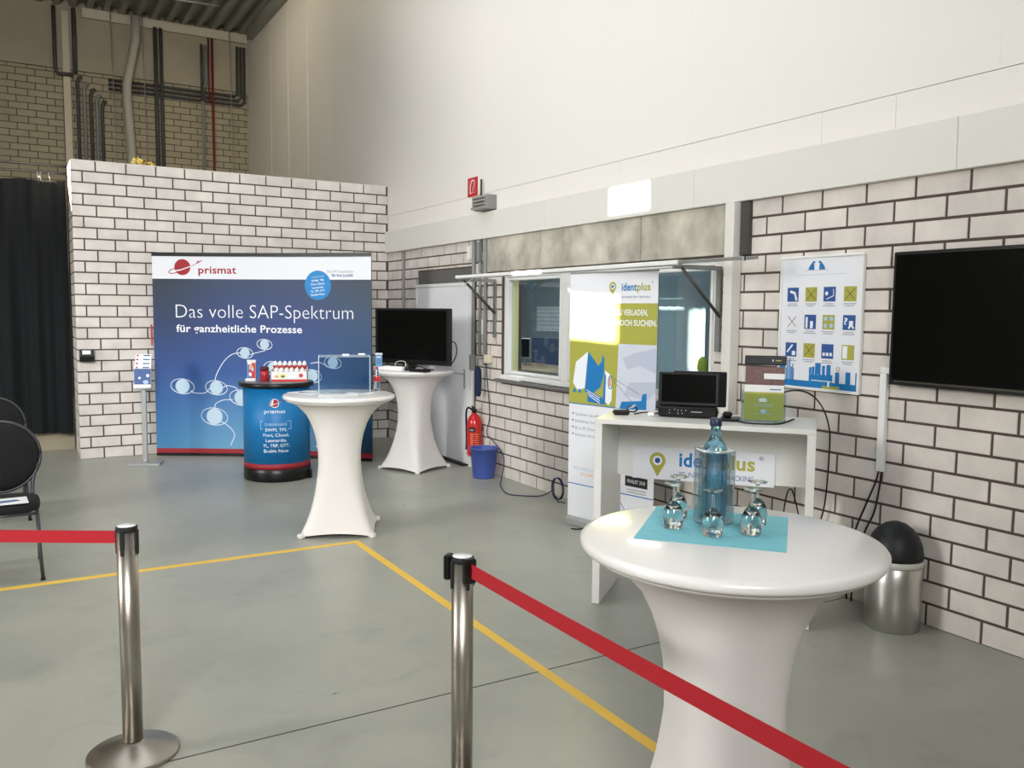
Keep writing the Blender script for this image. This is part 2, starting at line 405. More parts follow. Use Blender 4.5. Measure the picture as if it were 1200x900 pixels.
def brick_field(parent, face, pos, a0, a1, z0, z1, off, hls, mt, limit=300, hidden=None):
    items = []
    for j in range(int(round(z0 / H)), int(math.ceil(z1 / H))):
        zz0, zz1 = j * H + J / 2, min((j + 1) * H - J / 2, z1)
        if j == 0: zz0 = .003
        o = off[(j + 1) % 2]
        k = int(math.floor((a0 - o) / L)) - 1
        while o + k * L < a1:
            b0, b1 = max(o + k * L + J / 2, a0), min(o + (k + 1) * L - J / 2, a1); k += 1
            if b1 - b0 < .018: continue
            for (p, q, r, s_) in cut(b0, b1, zz0, zz1, hls):
                ca, cz = (p + q) / 2, (r + s_) / 2
                P = proj(pos, ca, cz) if face == 'x' else proj(ca, pos, cz)
                vis = P is not None and -30 < P[0] < 1230 and -20 < P[1] < 920 and not (hidden and hidden(P[0], P[1]))
                items.append(((q - p) * (s_ - r) / (P[2] ** 2 if P else 1e9) if vis else 0, p, q, r, s_))
    items.sort(key=lambda t: -t[0]); rest = MB(); n = 0
    for sc, p, q, r, s_ in items:
        ca, cz = (p + q) / 2, (r + s_) / 2; loc = (pos, ca, cz) if face == 'x' else (ca, pos, cz)
        if sc > 0 and n < limit:
            brick_obj(q - p, s_ - r, face, mt, loc, parent); n += 1
        else:
            vs, fs = brick_mesh(q - p, face, hh=s_ - r); rest.add([(v[0] + loc[0], v[1] + loc[1], v[2] + loc[2]) for v in vs], fs, mt)
    return rest
A0, BO = 2.689, .1297
lint = (4.40, 8.07, 2.13, 2.6); dlint = (8.26, 9.77, 2.02, 2.22); door_h = (8.22, 9.82, 0, 2.05)
hl = [lint, dlint, door_h, (WY0, WY1, WZ0 - .05, WZ1 + .1)]
tvh = lambda x, y: (x > 1075 and 310 < y < 445) or (694 < x < 940 and 500 < y < 550) or (930 < x < 1000 and 315 < y < 450) or (x < 1000 and y > 690)
rest = brick_field(core, 'x', XR + RC, YN + .01, YB, 0, 2.50, (A0, A0 + BO), hl, BRICK, 300, tvh)
ro = rest.build('bricks_beyond_the_nearest', core, fix=False); ro['kind'] = 'stuff'
# bricks of the jambs left of the door and concrete over window and door
mb = MB(); mb.box((XR + .115, 8.05 + .01 - .58, 2.35), (.25, 1.14, .42), CONC, ch=.004); mb.build('concrete_lintel', core)
mb = MB(); mb.box((XR + .115, 6.15, 2.35), (.25, 1.50, .42), CONC, ch=.004); mb.build('concrete_lintel', core)
mb = MB(); mb.box((XR + .115, 4.905, 2.35), (.25, .975, .42), CONC, ch=.004); mb.build('concrete_lintel', core)
mb = MB(); mb.box((XR + .055, 9.015, 2.12), (.10, 1.50, .17), CONCD, ch=.003); mb.build('door_lintel', core)
# white coated beam in 2 m lengths, strip above it, tall panels
beam = MB(); beam.box((XR + .14, (YN + YB) / 2, 2.63), (.24, YB - YN, .29), GAPM); beam = structure(beam.build('trim_1'))
ys = [-4, -3.27, -1.26, .75, 2.75, 4.76, 6.77, 8.78, YB - .002]
for a, b in zip(ys[:-1], ys[1:]):
    m_ = MB(); m_.box((XR - .012, (a + b) / 2, 2.63), (.064, b - a - .003, .276), BEAMW, ch=.003); m_.build('beam_cover', beam)
upper = MB(); upper.box((XR + .15, (YN + YF) / 2, 5.15), (.26, YF - YN, 4.74), GAPM); upper = structure(upper.build('wall_upper'))
ys = [-4, -2.0, .2, 2.2, 3.153, 3.666, 5.7, 7.7, YB]
for a, b in zip(ys[:-1], ys[1:]):
    m_ = MB(); m_.box((XR + .014, (a + b) / 2, 2.872), (.03, b - a - .0025, .198), PANELW, ch=.0015); m_.build('wall_panel', upper)
ys = [13.10 + 1.17 * k for k in range(-14, 5)]; ys[-1] = YF
for a, b in zip(ys[:-1], ys[1:]):
    g = .016 if a > 12 else .0005
    m_ = MB(); m_.box((XR + .012, (a + b) / 2, (2.974 + 7.3) / 2), (.026, b - a - g, 7.3 - 2.974), PANELW, ch=0 if g < .01 else .004); m_.build('wall_panel', upper)
m_ = MB(); m_.box((XR - .05, 6.0, 7.25), (.12, 24, .2), ROOFM); structure(m_.build('trim_2'))

# brick block with popup in front
block = MB(); block.box(((XB + RC + XR) / 2, (YB + RC + 11.6) / 2, (BH - .01) / 2), (XR - XB - RC, 11.6 - YB - RC, BH - .01), MORTAR)
block = structure(block.build('wall_back'))
pop_hidden = lambda x, y: 187 < x < 430 and 303 < y < 528
C0, DO = .697, .1339
rest = brick_field(block, 'y', YB + RC, XB, XR - .002, 0, BH, (C0 - 6 * L, C0 + DO - 6 * L), [], BRICK, 300, pop_hidden)
# header course on the side and the top of the block
for j in range(27):
    z0, z1 = j * H + (J / 2 if j else .003), (j + 1) * H - (J / 2 if j < 26 else 0)
    y = YB + .002; cut_ = [.112, .30, .30] if j % 2 else [.27, .30, .14]
    for c_ in cut_:
        vs, fs = brick_mesh(c_, 'x', hh=z1 - z0); cx, cy, cz = XB + RC, y + c_ / 2, (z0 + z1) / 2
        rest.add([(v[0] + cx, v[1] + cy, v[2] + cz) for v in vs], fs, BRICK); y += c_ + J
rest.box(((XB + XR) / 2, (YB + 11.6) / 2 + .003, BH - .005), (XR - XB - .004, 11.6 - YB - .01, .01), BRICK)
ro = rest.build('bricks_at_side_and_behind_display', block, fix=False); ro['kind'] = 'stuff'

# far wall
far = MB(); far.box(((XL + 5) / 2, YF + RC + .1, 3.09), (14, .2, 6.2), MORTAR); far = structure(far.build('wall_far'))
def hid_far(x, y): return y > (186 + (x - 84) * .086 if x > 84 else 208)
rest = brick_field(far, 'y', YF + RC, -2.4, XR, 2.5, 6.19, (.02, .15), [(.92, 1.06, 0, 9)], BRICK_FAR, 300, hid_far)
ro = rest.build('bricks_hidden_lower_down', far, fix=False); ro['kind'] = 'stuff'
m_ = MB(); m_.box(((XL + XR) / 2, YF + .08, 6.86), (XR - XL, .2, 1.32), PLAST); structure(m_.build('trim_3'))
m_ = MB(); m_.box((2.80, YF - .06, 7.26), (3.05, .12, .17), CREAM); structure(m_.build('trim_4'))
# corrugated roof sheet: ribs run along the hall
prof = []; x = XL; 
while x < XR + .2:
    prof += [(x, ZR), (x + .10, ZR), (x + .135, ZR + .11), (x + .245, ZR + .11)]; x += .28
n = len(prof); m_ = MB()
m_.add([(a, YN - .1, b) for a, b in prof] + [(a, YF + .3, b) for a, b in prof], [(i, i + 1, n + i + 1, n + i) for i in range(n - 1)], ROOFM)
m_.box(((XL + XR) / 2, 7.2, ZR + .17), (XR - XL + 1.4, 23.2, .04), DARKMET)
structure(m_.build('ceiling', fix=False))
# wall behind the curtain
m_ = MB(); m_.box((-1.0, 11.68, 1.55), (3.15, .14, 3.1), PLAST); structure(m_.build('wall_side'))

# floor tape and joints
def tape(name, x0, y0, x1, y1, mt, th, label=None):
    m_ = MB(); m_.box(((x0 + x1) / 2, (y0 + y1) / 2, th / 2), (x1 - x0, y1 - y0, th), mt); return m_.build(name)
tag(tape('floor_tape', -3.0, 5.93, 2.17, 5.99, TAPE, .0012), 'yellow tape line across the floor behind the left stanchion', 'tape')
tag(tape('floor_tape', 2.115, 1.0, 2.17, 5.929, TAPE, .0012), 'yellow tape line running toward the camera past the second stanchion', 'tape')
m_ = MB(); m_.box((.7, 3.345, .0004), (7.3, .007, .0008), GAPM); m_.build('floor_joint', floor)
m_ = MB()
for s_ in ([(.55, 3.62), (.30, 4.2), (.1, 4.9)], [(1.9, 6.9), (2.0, 6.95)]):
    pass
random.seed(3)
for k in range(14):
    x, y = random.uniform(.2, 4), random.uniform(2.4, 7.5); a = random.uniform(0, pi); l_ = random.uniform(.01, .03)
    m_.box((x, y, .0006), (l_, .004, .0012), DARKMET, rz=a)
sc_ = m_.build('floor_debris'); sc_['kind'] = 'stuff'; tag(sc_, 'small dark specks and scraps scattered on the grey floor', 'debris')

# ------------------------------------------------------------------ window, door, office
win = MB()
def frame_rect(m_, y0, y1, z0, z1, w_, x, dx, mt):
    m_.box((x, (y0 + y1) / 2, z0 + w_ / 2), (dx, y1 - y0, w_), mt, ch=.004); m_.box((x, (y0 + y1) / 2, z1 - w_ / 2), (dx, y1 - y0, w_), mt, ch=.004)
    m_.box((x, y0 + w_ / 2, (z0 + z1) / 2), (dx, w_, z1 - z0 - 2 * w_), mt, ch=.004); m_.box((x, y1 - w_ / 2, (z0 + z1) / 2), (dx, w_, z1 - z0 - 2 * w_), mt, ch=.004)
frame_rect(win, WY0, WY1, WZ0, WZ1, .055, XR + .07, .07, FRAMEW)
for yy in (6.54, 5.60): win.box((XR + .07, yy, (WZ0 + WZ1) / 2), (.07, .11, WZ1 - WZ0 - .11), FRAMEW, ch=.004)
win = structure(win.build('window_1'))
for a, b in ((6.60, 7.60), (5.66, 6.48), (4.61, 5.54)):
    m_ = MB(); frame_rect(m_, a, b, WZ0 + .06, WZ1 - .06, .03, XR + .06, .05, FRAMEW); m_.build('sash', win)
    m_ = MB(); m_.box((XR + .075, (a + b) / 2, (WZ0 + WZ1) / 2), (.004, b - a - .06, WZ1 - WZ0 - .18), PANE); m_.build('pane', win)
m_ = MB(); m_.box((XR + .10, 7.63, (WZ0 + WZ1) / 2), (.02, .05, 1.0), REVEAL)
m_ = MB(); m_.box((XR + .02, (WY0 + WY1) / 2, WZ0 - .015), (.14, WY1 - WY0 + .14, .03), CONCD, ch=.004); m_.build('window_sill', win)
m_ = MB(); m_.box((XR + .15, WY1 - .006, (WZ0 + WZ1) / 2), (.10, .012, WZ1 - WZ0), REVEAL); m_.build('window_reveal', win)

door = MB()
dy0, dy1 = 8.30, 9.76
door.box((XR - .005, dy0 + .0, 1.0), (.05, .07, 2.02), FRAMEW, ch=.004); door.box((XR - .005, dy1, 1.0), (.05, .05, 2.02), FRAMEW, ch=.004)
door.box((XR - .005, (dy0 + dy1) / 2, 2.025), (.05, dy1 - dy0 + .06, .04), FRAMEW, ch=.004)
door = structure(door.build('door_1'))
m_ = MB(); m_.box((XR - .004, (dy0 + dy1) / 2 + .01, 1.01), (.04, dy1 - dy0 - .08, 1.99), DOORM, ch=.004); m_.build('door_leaf', door)
m_ = MB(); m_.box((XR - .027, 8.44, .97), (.008, .035, .22), ALU, ch=.003)
m_.tube([(XR - .03, 8.44, 1.03), (XR - .075, 8.44, 1.03), (XR - .078, 8.47, 1.03), (XR - .078, 8.58, 1.03)], .009, ALU); m_.build('door_handle', door)
m_ = MB()
for z in (.25, 1.75): m_.tube([(XR - .035, dy1 - .03, z - .05), (XR - .035, dy1 - .03, z + .05)], .009, ALU)
m_.build('door_hinge', door)
m_ = MB(); m_.box((XR - .05, 9.0, .012), (.09, 1.3, .016), BLACKM, ch=.003); tag(m_.build('draught_strip'), 'dark strip lying on the floor under the white door', 'strip')

# office behind the glass
OX1, OX0 = 7.6, XR + .25
panelled('wall_office', [((OX1, 8.6, 1.4), (.05, 11.2, 2.8), OFFW), (((OX0 + OX1) / 2, 3.2, 1.4), (OX1 - OX0, .05, 2.8), OFFW), (((OX0 + OX1) / 2, 14.2, 1.4), (OX1 - OX0, .05, 2.8), OFFW), (((OX0 + OX1) / 2, 8.6, 2.83), (OX1 - OX0 + .1, 11.2, .05), OFFW), ((OX0 - .005, 10.9, 1.4), (.05, 6.4, 2.8), OFFW), ((OX0 - .005, 3.85, 1.4), (.05, 1.3, 2.8), OFFW), ((OX0 - .005, 6.1, 2.72), (.05, 3.2, .3), OFFW)])
t = empty('office_desk', (6.0, 9.3, 0), 'wooden desk behind the left window pane', 'desk')
m_ = MB(); m_.box((0, 0, .98), (.8, 2.4, .035), WOOD, ch=.004); m_.build('desk_top', t)
for sx in (-.35, .35):
    for sy in (-1.12, 1.12):
        m_ = MB(); m_.box((sx, sy, .48), (.05, .05, .96), DARKMET); m_.build('leg', t)
def small_monitor(name, loc, rz, w_, h_, label, stand=.10, mt=SCREEN, bz=ALU):
    t = empty(name, loc, label, 'monitor', rz=rz)
    m_ = MB(); m_.box((0, 0, stand + h_ / 2), (w_, .03, h_), bz, ch=.006); m_.build('housing', t)
    m_ = MB(); m_.box((0, -.0165, stand + h_ / 2), (w_ - .03, .003, h_ - .03), mt); m_.build('screen', t)
    m_ = MB(); m_.box((0, .03, stand * .6), (.05, .02, stand * 1.2), bz); m_.box((0, .02, .006), (.2, .15, .012), bz, ch=.003); m_.build('stand', t)
    return t
small_monitor('office_monitor', (6.0, 9.98, .9975), -1.57, .40, .27, 'small monitor with pale bezel on the office desk behind glass')
m_ = MB(); m_.box((6.42, 9.35, 1.12), (.04, 2.1, .48), DBLUE, ch=.004); m_.box((6.42, 9.35, .45), (.04, .06, .9), DBLUE); tag(m_.build('desk_screen'), 'dark blue partition screen standing behind the office desk', 'partition')
t = empty('wall_chart', (7.56, 11.65, 1.36), 'white sheet covered in dark slanted marks on office wall', 'chart')
m_ = MB(); m_.box((0, 0, .25), (.012, .95, .40), WHITE); m_.build('sheet', t)
m_ = MB()
random.seed(5)
for a in range(12):
    for b in range(6):
        m_.box((-.008, -.43 + a * .078, .08 + b * .066), (.003, random.uniform(.02, .055), .012), NAVP, rx=.5)
m_.build('printed_mark', t)['kind'] = 'stuff'
t = empty('vertical_blind', (5.12, 5.62, .05), 'blue-grey vertical blind behind the right window pane', 'blind')
for k in range(-4, 14):
    m_ = MB(); m_.box((0, -1.1 + k * .115, 1.25), (.004, .112, 2.4), BLIND, rz=.35); m_.build('slat', t)
m_ = MB(); m_.box((0, -.58, 2.47), (.05, 2.2, .04), WHITE); m_.build('headrail', t)
m_ = MB()
m_.lathe([(.035, 0), (.048, .05), (.042, .10), (.02, .13), (.0, .135)], HIVIS, (4.72, 5.065, 1.25), n=12); m_.box((4.72, 5.075, .62), (.05, .05, 1.24), HIVIS)
tag(m_.build('safety_vest', fix=True), 'lime yellow safety vest seen through the right window pane', 'vest')
m_ = MB()
for k in range(3): m_.lathe([(.05, 0), (.09, .06), (.10, .2), (.06, .32)], DBLUE, (5.1, 8.0 + .22 * k, 0.98), n=10)
t = empty('office_plant', (5.3, 7.5, 0), 'dark leafy plant standing behind the narrow middle pane', 'plant')
m_ = MB(); m_.lathe([(.12, 0), (.16, .3), (.15, .3)], BLACKM, n=16); m_.tube([(0, 0, .25), (.02, 0, .8), (0, .02, 1.3)], .012, DARKMET); m_.build('pot', t)
random.seed(11); m_ = MB(); LEAF = mat('dark_leaf', (38, 52, 50), .6)
for k in range(90):
    a, r_, z = random.uniform(0, 2 * pi), random.uniform(.03, .2), random.uniform(.9, 1.65)
    c = Vector((r_ * cos(a), r_ * sin(a), z)); d = Vector((cos(a), sin(a), random.uniform(-.4, .6))).normalized() * .07; n_ = d.cross(Vector((0, 0, 1))).normalized() * .022
    m_.add([c - d * .5, c + n_, c + d, c - n_], [(0, 1, 2, 3)], LEAF)
fo = m_.build('foliage', t, fix=False); fo['kind'] = 'stuff'

# ------------------------------------------------------------------ curtain, rail
m_ = MB(); pts = []; n = 220; x0, x1 = -1.7, .56
for i in range(n + 1):
    x = x0 + (x1 - x0) * i / n; pts.append((x, 11.45 + .03 * sin(x * 21) + .014 * sin(x * 47 + 1) + .012 * sin(x * 9)))
zs = [.225, .9, 1.8, 2.6, 3.1, 3.2]; vs = []; fs = []
for z in zs:
    for i, (x, y) in enumerate(pts):
        k = 1.0 if z < 3 else .5
        vs.append((x, 11.45 + (y - 11.45) * k, z + (.012 * sin(x * 13) if z == zs[-1] else 0) + (.008 * sin(x * 8) if z == zs[0] else 0)))
W_ = n + 1
for j in range(len(zs) - 1):
    for i in range(n): fs.append((j * W_ + i, j * W_ + i + 1, (j + 1) * W_ + i + 1, (j + 1) * W_ + i))
m_.add(vs, fs, CURT, True); tag(m_.build('curtain', fix=False), 'long black curtain hanging left of the brick block', 'curtain')
t = empty('curtain_rail', (0, 11.45, 3.3), 'thin steel rail pair fixed to the brick block above the curtain', 'rail')
m_ = MB(); m_.tube([(-2.4, 0, .085), (.58, 0, .085)], .014, DARKMET); m_.build('upper_rail', t)
m_ = MB(); m_.tube([(-2.4, .02, .0), (.58, .02, .0)], .016, DARKMET); m_.build('lower_rail', t)
for k, x in enumerate((.27, .31, .385, -.15, -.5, -.9, -1.3)):
    m_ = MB(); m_.tube([(x, -.02, .02), (x + .012 * (-1) ** k, -.02, -.06), (x + .02, -.02, -.14)], .006, CHROME, 6); m_.build('hook', t)

# ------------------------------------------------------------------ far wall services
def pipe(name, pts, r, mt, label, cat='pipe', n=8):
    m_ = MB(); m_.tube(pts, r, mt, n); return tag(m_.build(name), label, cat)
yf = YF - .115
m_ = MB(); m_.box((.99, YF - .005, 5.6), (.125, .13, 3.3), CREAM, ch=.004); tag(m_.build('wall_post'), 'cream square post running up the far brick wall', 'post')
pipe('cable_pipe', [(.80, yf, 7.3), (.80, yf, 6.15), (.84, yf, 6.08), (1.09, yf - .04, 6.08)], .035, DGREYP, 'thin dark pipe left of the cream post on far wall')
pipe('cable_pipe', [(1.13, yf - .02, 7.3), (1.13, yf - .02, 6.12)], .04, DGREYP, 'short dark pipe just right of the cream post, upper part')
for k, x in enumerate((1.16, 1.27, 1.38, 1.48, 1.57)):
    pipe('grey_pipe', [(x, yf, 3.5), (x, yf, 5.95 - .1 * k), (x + .03, yf, 6.05 - .1 * k), (x + .08, yf, 6.07 - .1 * k)], .03, GREYP if k % 2 else DGREYP, ['first', 'second', 'third', 'fourth', 'fifth'][k] + ' upright grey pipe counted from the cream post')
pipe('ventilation_duct', [(2.08, YF - .25, 3.4), (2.05, YF - .25, 4.8), (2.0, YF - .25, 5.7), (2.0, YF - .25, 6.0), (2.12, YF - .25, 6.6), (2.18, YF - .25, 6.85), (2.19, YF - .25, 7.3)], .085, mat('pale_duct', (176, 172, 158), .6), 'fat pale bent duct in front of the far brick wall', 'duct', 14)
pipe('black_pipe', [(2.55, yf, 3.5), (2.55, yf, 7.2)], .04, DGREYP, 'left one of the two tall near-black pipes on far wall')
pipe('black_pipe', [(2.65, yf, 3.5), (2.65, yf, 7.2)], .035, DGREYP, 'right one of the two tall near-black pipes on far wall')
pipe('grey_pipe', [(3.42, yf, 3.5), (3.42, yf, 6.1), (3.49, yf, 6.3), (3.49, yf, 7.0)], .03, GREYP, 'grey pipe with a kink left of the red pipe')
pipe('grey_pipe', [(3.40, yf - .06, 5.9), (3.40, yf - .06, 7.0)], .03, DGREYP, 'short dark pipe beside the kinked grey pipe')
pipe('red_pipe', [(3.62, YF - .10, .002), (3.62, YF - .10, 7.17)], .026, REDP, 'dark red upright pipe on far brick wall')
pipe('red_pipe', [(3.55, YF - .10, 5.9), (3.55, YF - .10, 7.17)], .018, REDP, 'short thin dark red pipe left of the long red pipe')
for k in range(3):
    z = 6.10 - .085 * k
    pipe('horizontal_pipe', [(1.70, YF - .035, z), (4.06 + .065 * k, YF - .035, z), (4.12 + .07 * k, YF - .035, z + .06), (4.13 + .07 * k, YF - .035, 7.1)], .03, DGREYP, ['topmost', 'middle', 'lowest'][k] + ' of three dark pipes crossing the far brick wall')
for k, (x, lb) in enumerate(((1.73, 'left'), (2.28, 'second'), (3.9, 'rightmost'))):
    m_ = MB(); m_.tube([(x, YF - .4, 7.3), (x + .03, YF - .4, 5.2), (x + .05, YF - .4, 3.5)], .009, GREYP, 5); tag(m_.build('hanging_cable'), lb + ' thin cable hanging from the roof before the far wall', 'cable')
m_ = MB(); m_.tube([(1.5, 16.5, 7.2), (2.2, 16.5, 7.18), (3.4, 16.5, 7.22)], .02, ALU, 6); tag(m_.build('roof_rod'), 'thin light rod hung under the roof ribs', 'rod')
# crumpled yellow sheet on top of the block
m_ = MB(); random.seed(4); vs = []; fs = []
for i in range(9):
    for j in range(4): vs.append((1.22 + .035 * i, 10.85 + .05 * j, BH + random.uniform(.005, .09) * (1.5 - abs(i - 2) * .18 if i < 8 else .1)))
for i in range(8):
    for j in range(3): fs.append((i * 4 + j, i * 4 + j + 1, i * 4 + j + 5, i * 4 + j + 4))
m_.add(vs, fs, YEL); m_.box((1.36, 10.92, BH + .003), (.28, .15, .006), YEL); tag(m_.build('crumpled_sheet', fix=False), 'crumpled yellow sheet lying on top of the brick block', 'sheet')
t = empty('card_reader', (.68, YB, 1.12), 'small black reader with white label on the brick block', 'reader')
m_ = MB(); m_.prism([(0, 0), (-.09, 0), (-.10, .06), (-.06, .135), (0, .14)], -.075, .075, BLACK, lambda x, y, z: (z, x, y)); m_.build('housing', t)
m_ = MB(); m_.box((-.005, -.088, .105), (.085, .006, .045), WHITE, rx=-.35); m_.build('label_plate', t)

# ------------------------------------------------------------------ services on the right wall
for yy, z0, z1, lb, r_ in ((8.24, 1.25, 2.5, 'left', .022), (8.10, 1.24, 2.5, 'middle', .018), (7.97, 1.15, 2.5, 'right', .022)):
    m_ = MB(); m_.tube([(XR - r_, yy, z0), (XR - r_, yy, z1 - .01)], r_, GREYP)
    if lb == 'middle': m_.box((XR - .03, yy, 2.36), (.05, .06, .2), GALV, ch=.004)
    if lb == 'left': m_.box((XR - .025, yy + .09, 2.36), (.04, .06, .14), WHITE, ch=.004)
    tag(m_.build('conduit'), lb + ' one of three grey conduits between door and window', 'conduit')
m_ = MB(); m_.tube([(XR - .02, 10.18, .9), (XR - .02, 10.18, 2.48)], .02, GREYP); tag(m_.build('conduit'), 'single grey conduit left of the door, ending behind the television', 'conduit')
m_ = MB(); m_.box((XR - .03, 7.88, 1.225), (.055, .11, .09), mat('beige_plastic', (216, 206, 184), .5), ch=.006); tag(m_.build('junction_box'), 'small beige junction box beside the window sill', 'box')
m_ = MB(); m_.box((XR - .03, 8.25, 1.17), (.05, .06, .17), GREYP, ch=.006); tag(m_.build('switch_box'), 'grey switch box on the wall right of the white door', 'switch')
m_ = MB(); m_.box((XR - .004, 8.07, 1.56), (.004, .10, .16), WHITE); tag(m_.build('paper_note'), 'small white paper note stuck between the grey conduits', 'note')
t = empty('cloth_bag', (XR - .092, 7.995, .80), 'slim dark blue cloth bag hanging above the extinguisher', 'bag')
m_ = MB(); m_.lathe([(.025, .02), (.036, .05), (.040, .25), (.034, .31), (.015, .33)], NAVY, n=14); m_.build('bag', t)
m_ = MB(); m_.tube([(0, 0, .32), (0, .01, .42), (.07, -.04, .43)], .005, NAVY, 6); m_.build('cord', t)
m_ = MB(); m_.tube(catmull([(XR - .035, 7.92, 1.18), (XR - .02, 7.90, .9), (XR - .02, 7.86, .62), (XR - .02, 7.92, .42), (XR - .02, 7.78, .36), (XR - .02, 7.55, .22), (4.22, 7.42, .03), (4.09, 7.21, .006), (3.97, 6.86, .006), (4.05, 6.72, .006), (4.17, 6.64, .006), (4.27, 6.66, .01), (4.28, 6.56, .06)], 6), .005, NAVY, 6)
tag(m_.build('network_cable'), 'dark blue network cable from the window corner down across the floor', 'cable')
m_ = MB()
for k in range(3): m_.tube([(4.27 - .01 * k, 6.44 + .09 * cos(a), .105 + .1 * sin(a)) for a in [2 * pi * i / 24 + .2 * k for i in range(25)]], .004, NAVY, 6)
m_.tube([(4.25, 6.45, .02), (4.2, 6.35, .006), (4.24, 6.28, .006)], .004, NAVY, 6)
tag(m_.build('cable_coil'), 'small coil of dark cable leaning on the wall by the banner', 'cable')
m_ = MB(); m_.tube(catmull([(3.77, 5.50, .005), (3.82, 5.46, .005), (3.90, 5.47, .005)], 5), .005, BLACK, 6); tag(m_.build('cable_end'), 'short black cable end on the floor before the lime banner', 'cable')

# fire sign
t = empty('fire_hose_sign', (XR - .002, 8.305, 2.97), 'red fire equipment sign with white symbol on the white wall', 'sign')
m_ = MB(); m_.box((-.003, 0, .10), (.006, .225, .20), REDSIGN); m_.build('plate', t)
pr = Print(lambda u, v, d: (-.006 - d, .1125 - u, v))
pr.ring(.1125, .1, .09, .088, .004, WHT, n=4, rot=.785)
pr.rect(.06, .03, .10, .04, WHT); pr.stroke([(.065, .04), (.07, .12), (.095, .15), (.10, .17)], .014, WHT); pr.ring(.115, .135, .04, .04, .009, WHT, a0=-1.2, a1=2.2, n=10)
pr.stroke([(.13, .10), (.12, .05)], .01, WHT); pr.build('symbol', t)
t = empty('louvre_box', (XR, 7.92, 2.77), 'grey louvred box mounted on the white beam right of the red sign', 'box')
m_ = MB(); m_.box((-.06, 0, .085), (.12, .30, .15), GREYP, ch=.006); m_.build('housing', t)
for k in range(4): m_ = MB(); m_.box((-.128, .01, .03 + .036 * k), (.02, .27, .026), ALU, rx=0, ry=.4); m_.build('louvre', t)
m_ = MB(); m_.tube([(-.03, .14, .16), (-.03, .14, .35)], .011, DGREYP, 6); m_.tube([(-.06, .15, .06), (-.06, .3, .05)], .011, DGREYP, 6); m_.build('rod', t)

# steel column right of the window, shutter box frame
m_ = MB(); m_.box((XR - .045, 4.345, 1.245), (.085, .085, 2.488), BEAMW, ch=.004)
tag(m_.build('white_column'), 'white square upright column right of the window', 'column')
m_ = MB(); m_.box((XR - .015, 4.255, 2.31), (.03, .08, .36), DARKMET); tag(m_.build('column_dark_profile'), 'dark steel profile beside the white column, upper part', 'profile')  # dark profile in one even steel colour, upper stretch only

t = empty('awning_rail', (3.9, 4.5, 2.065), 'long pale rail on steel brackets projecting in front of the window', 'rail')
m_ = MB(); m_.box((0, 1.62, .006), (.05, 3.36, .030), WHITE, ch=.004); m_.box((-.002, 1.62, -.012), (.03, 3.36, .008), ALU); m_.build('front_rail', t)
m_ = MB(); m_.box((.09, 1.36, .012), (.035, 4.06, .02), GALV, ch=.003); m_.build('back_rail', t)
m_ = MB(); m_.box((0.0, -.66, .004), (.006, .008, .03), BLACK); m_.box((0, -.36, .006), (.035, .60, .022), ALU, ch=.003); m_.build('end_rail', t)
for yy, s_ in ((0, 'r'), (3.28, 'l')):
    m_ = MB(); m_.box((.22, yy, -.02), (.43, .03, .03), GALV); m_.build('arm', t)
    m_ = MB(); m_.box((.428, yy, -.32), (.022, .045, .58), GALV); m_.build('wall_plate', t)
    m_ = MB(); m_.tube([(.06, yy - .02, -.03), (.42, yy - .02, -.36)], .014, DARKMET, 4); m_.build('brace', t)
m_ = MB(); m_.tube(catmull([(.05, 3.33, -.01), (.05, 3.30, -.08), (.06, 3.2, -.05), (.09, 3.1, 0)], 5), .005, WHITE, 6); m_.build('cord', t)

# ------------------------------------------------------------------ television on wall, poster, cable duct
t = empty('wall_television', (XR, 2.415, 1.335), 'large black television mounted on the brick wall at the right', 'television')
m_ = MB(); m_.box((-.045, 0, .372), (.045, 1.32, .745), BLACK, ch=.006); m_.build('housing', t)
m_ = MB(); m_.box((-.0685, 0, .378), (.003, 1.28, .695), SCREEN); m_.build('screen', t)
m_ = MB(); m_.box((-.071, 0, .022), (.006, 1.24, .007), CHROME); m_.build('trim_strip', t)
m_ = MB(); m_.box((-.012, 0, .37), (.022, .4, .3), DARKMET); m_.build('wall_bracket', t)
t = empty('cable_duct', (XR, 3.135, .82), 'white cable duct running down from the wall television', 'duct')
m_ = MB(); m_.box((-.016, 0, .285), (.03, .045, .57), WHITE, ch=.003); m_.build('upright_duct', t)
m_ = MB(); m_.box((-.015, -.025, .590), (.028, .095, .035), WHITE, ch=.003); m_.build('cross_duct', t)
for k, P in enumerate(([(XR - .02, 3.142, .82), (XR - .025, 3.16, .74), (XR - .03, 3.21, .61), (XR - .03, 3.275, .44), (XR - .04, 3.33, .2), (XR - .05, 3.30, .01)], [(XR - .02, 3.125, .82), (XR - .025, 3.13, .72), (XR - .03, 3.155, .57), (XR - .03, 3.215, .43), (XR - .04, 3.27, .2), (XR - .06, 3.26, .01)])):
    m_ = MB(); m_.tube(catmull(P, 5), .0055, BLACK, 6); tag(m_.build('black_cable'), ('left' if k == 0 else 'right') + ' black cable dropping from the white duct behind the bin', 'cable')

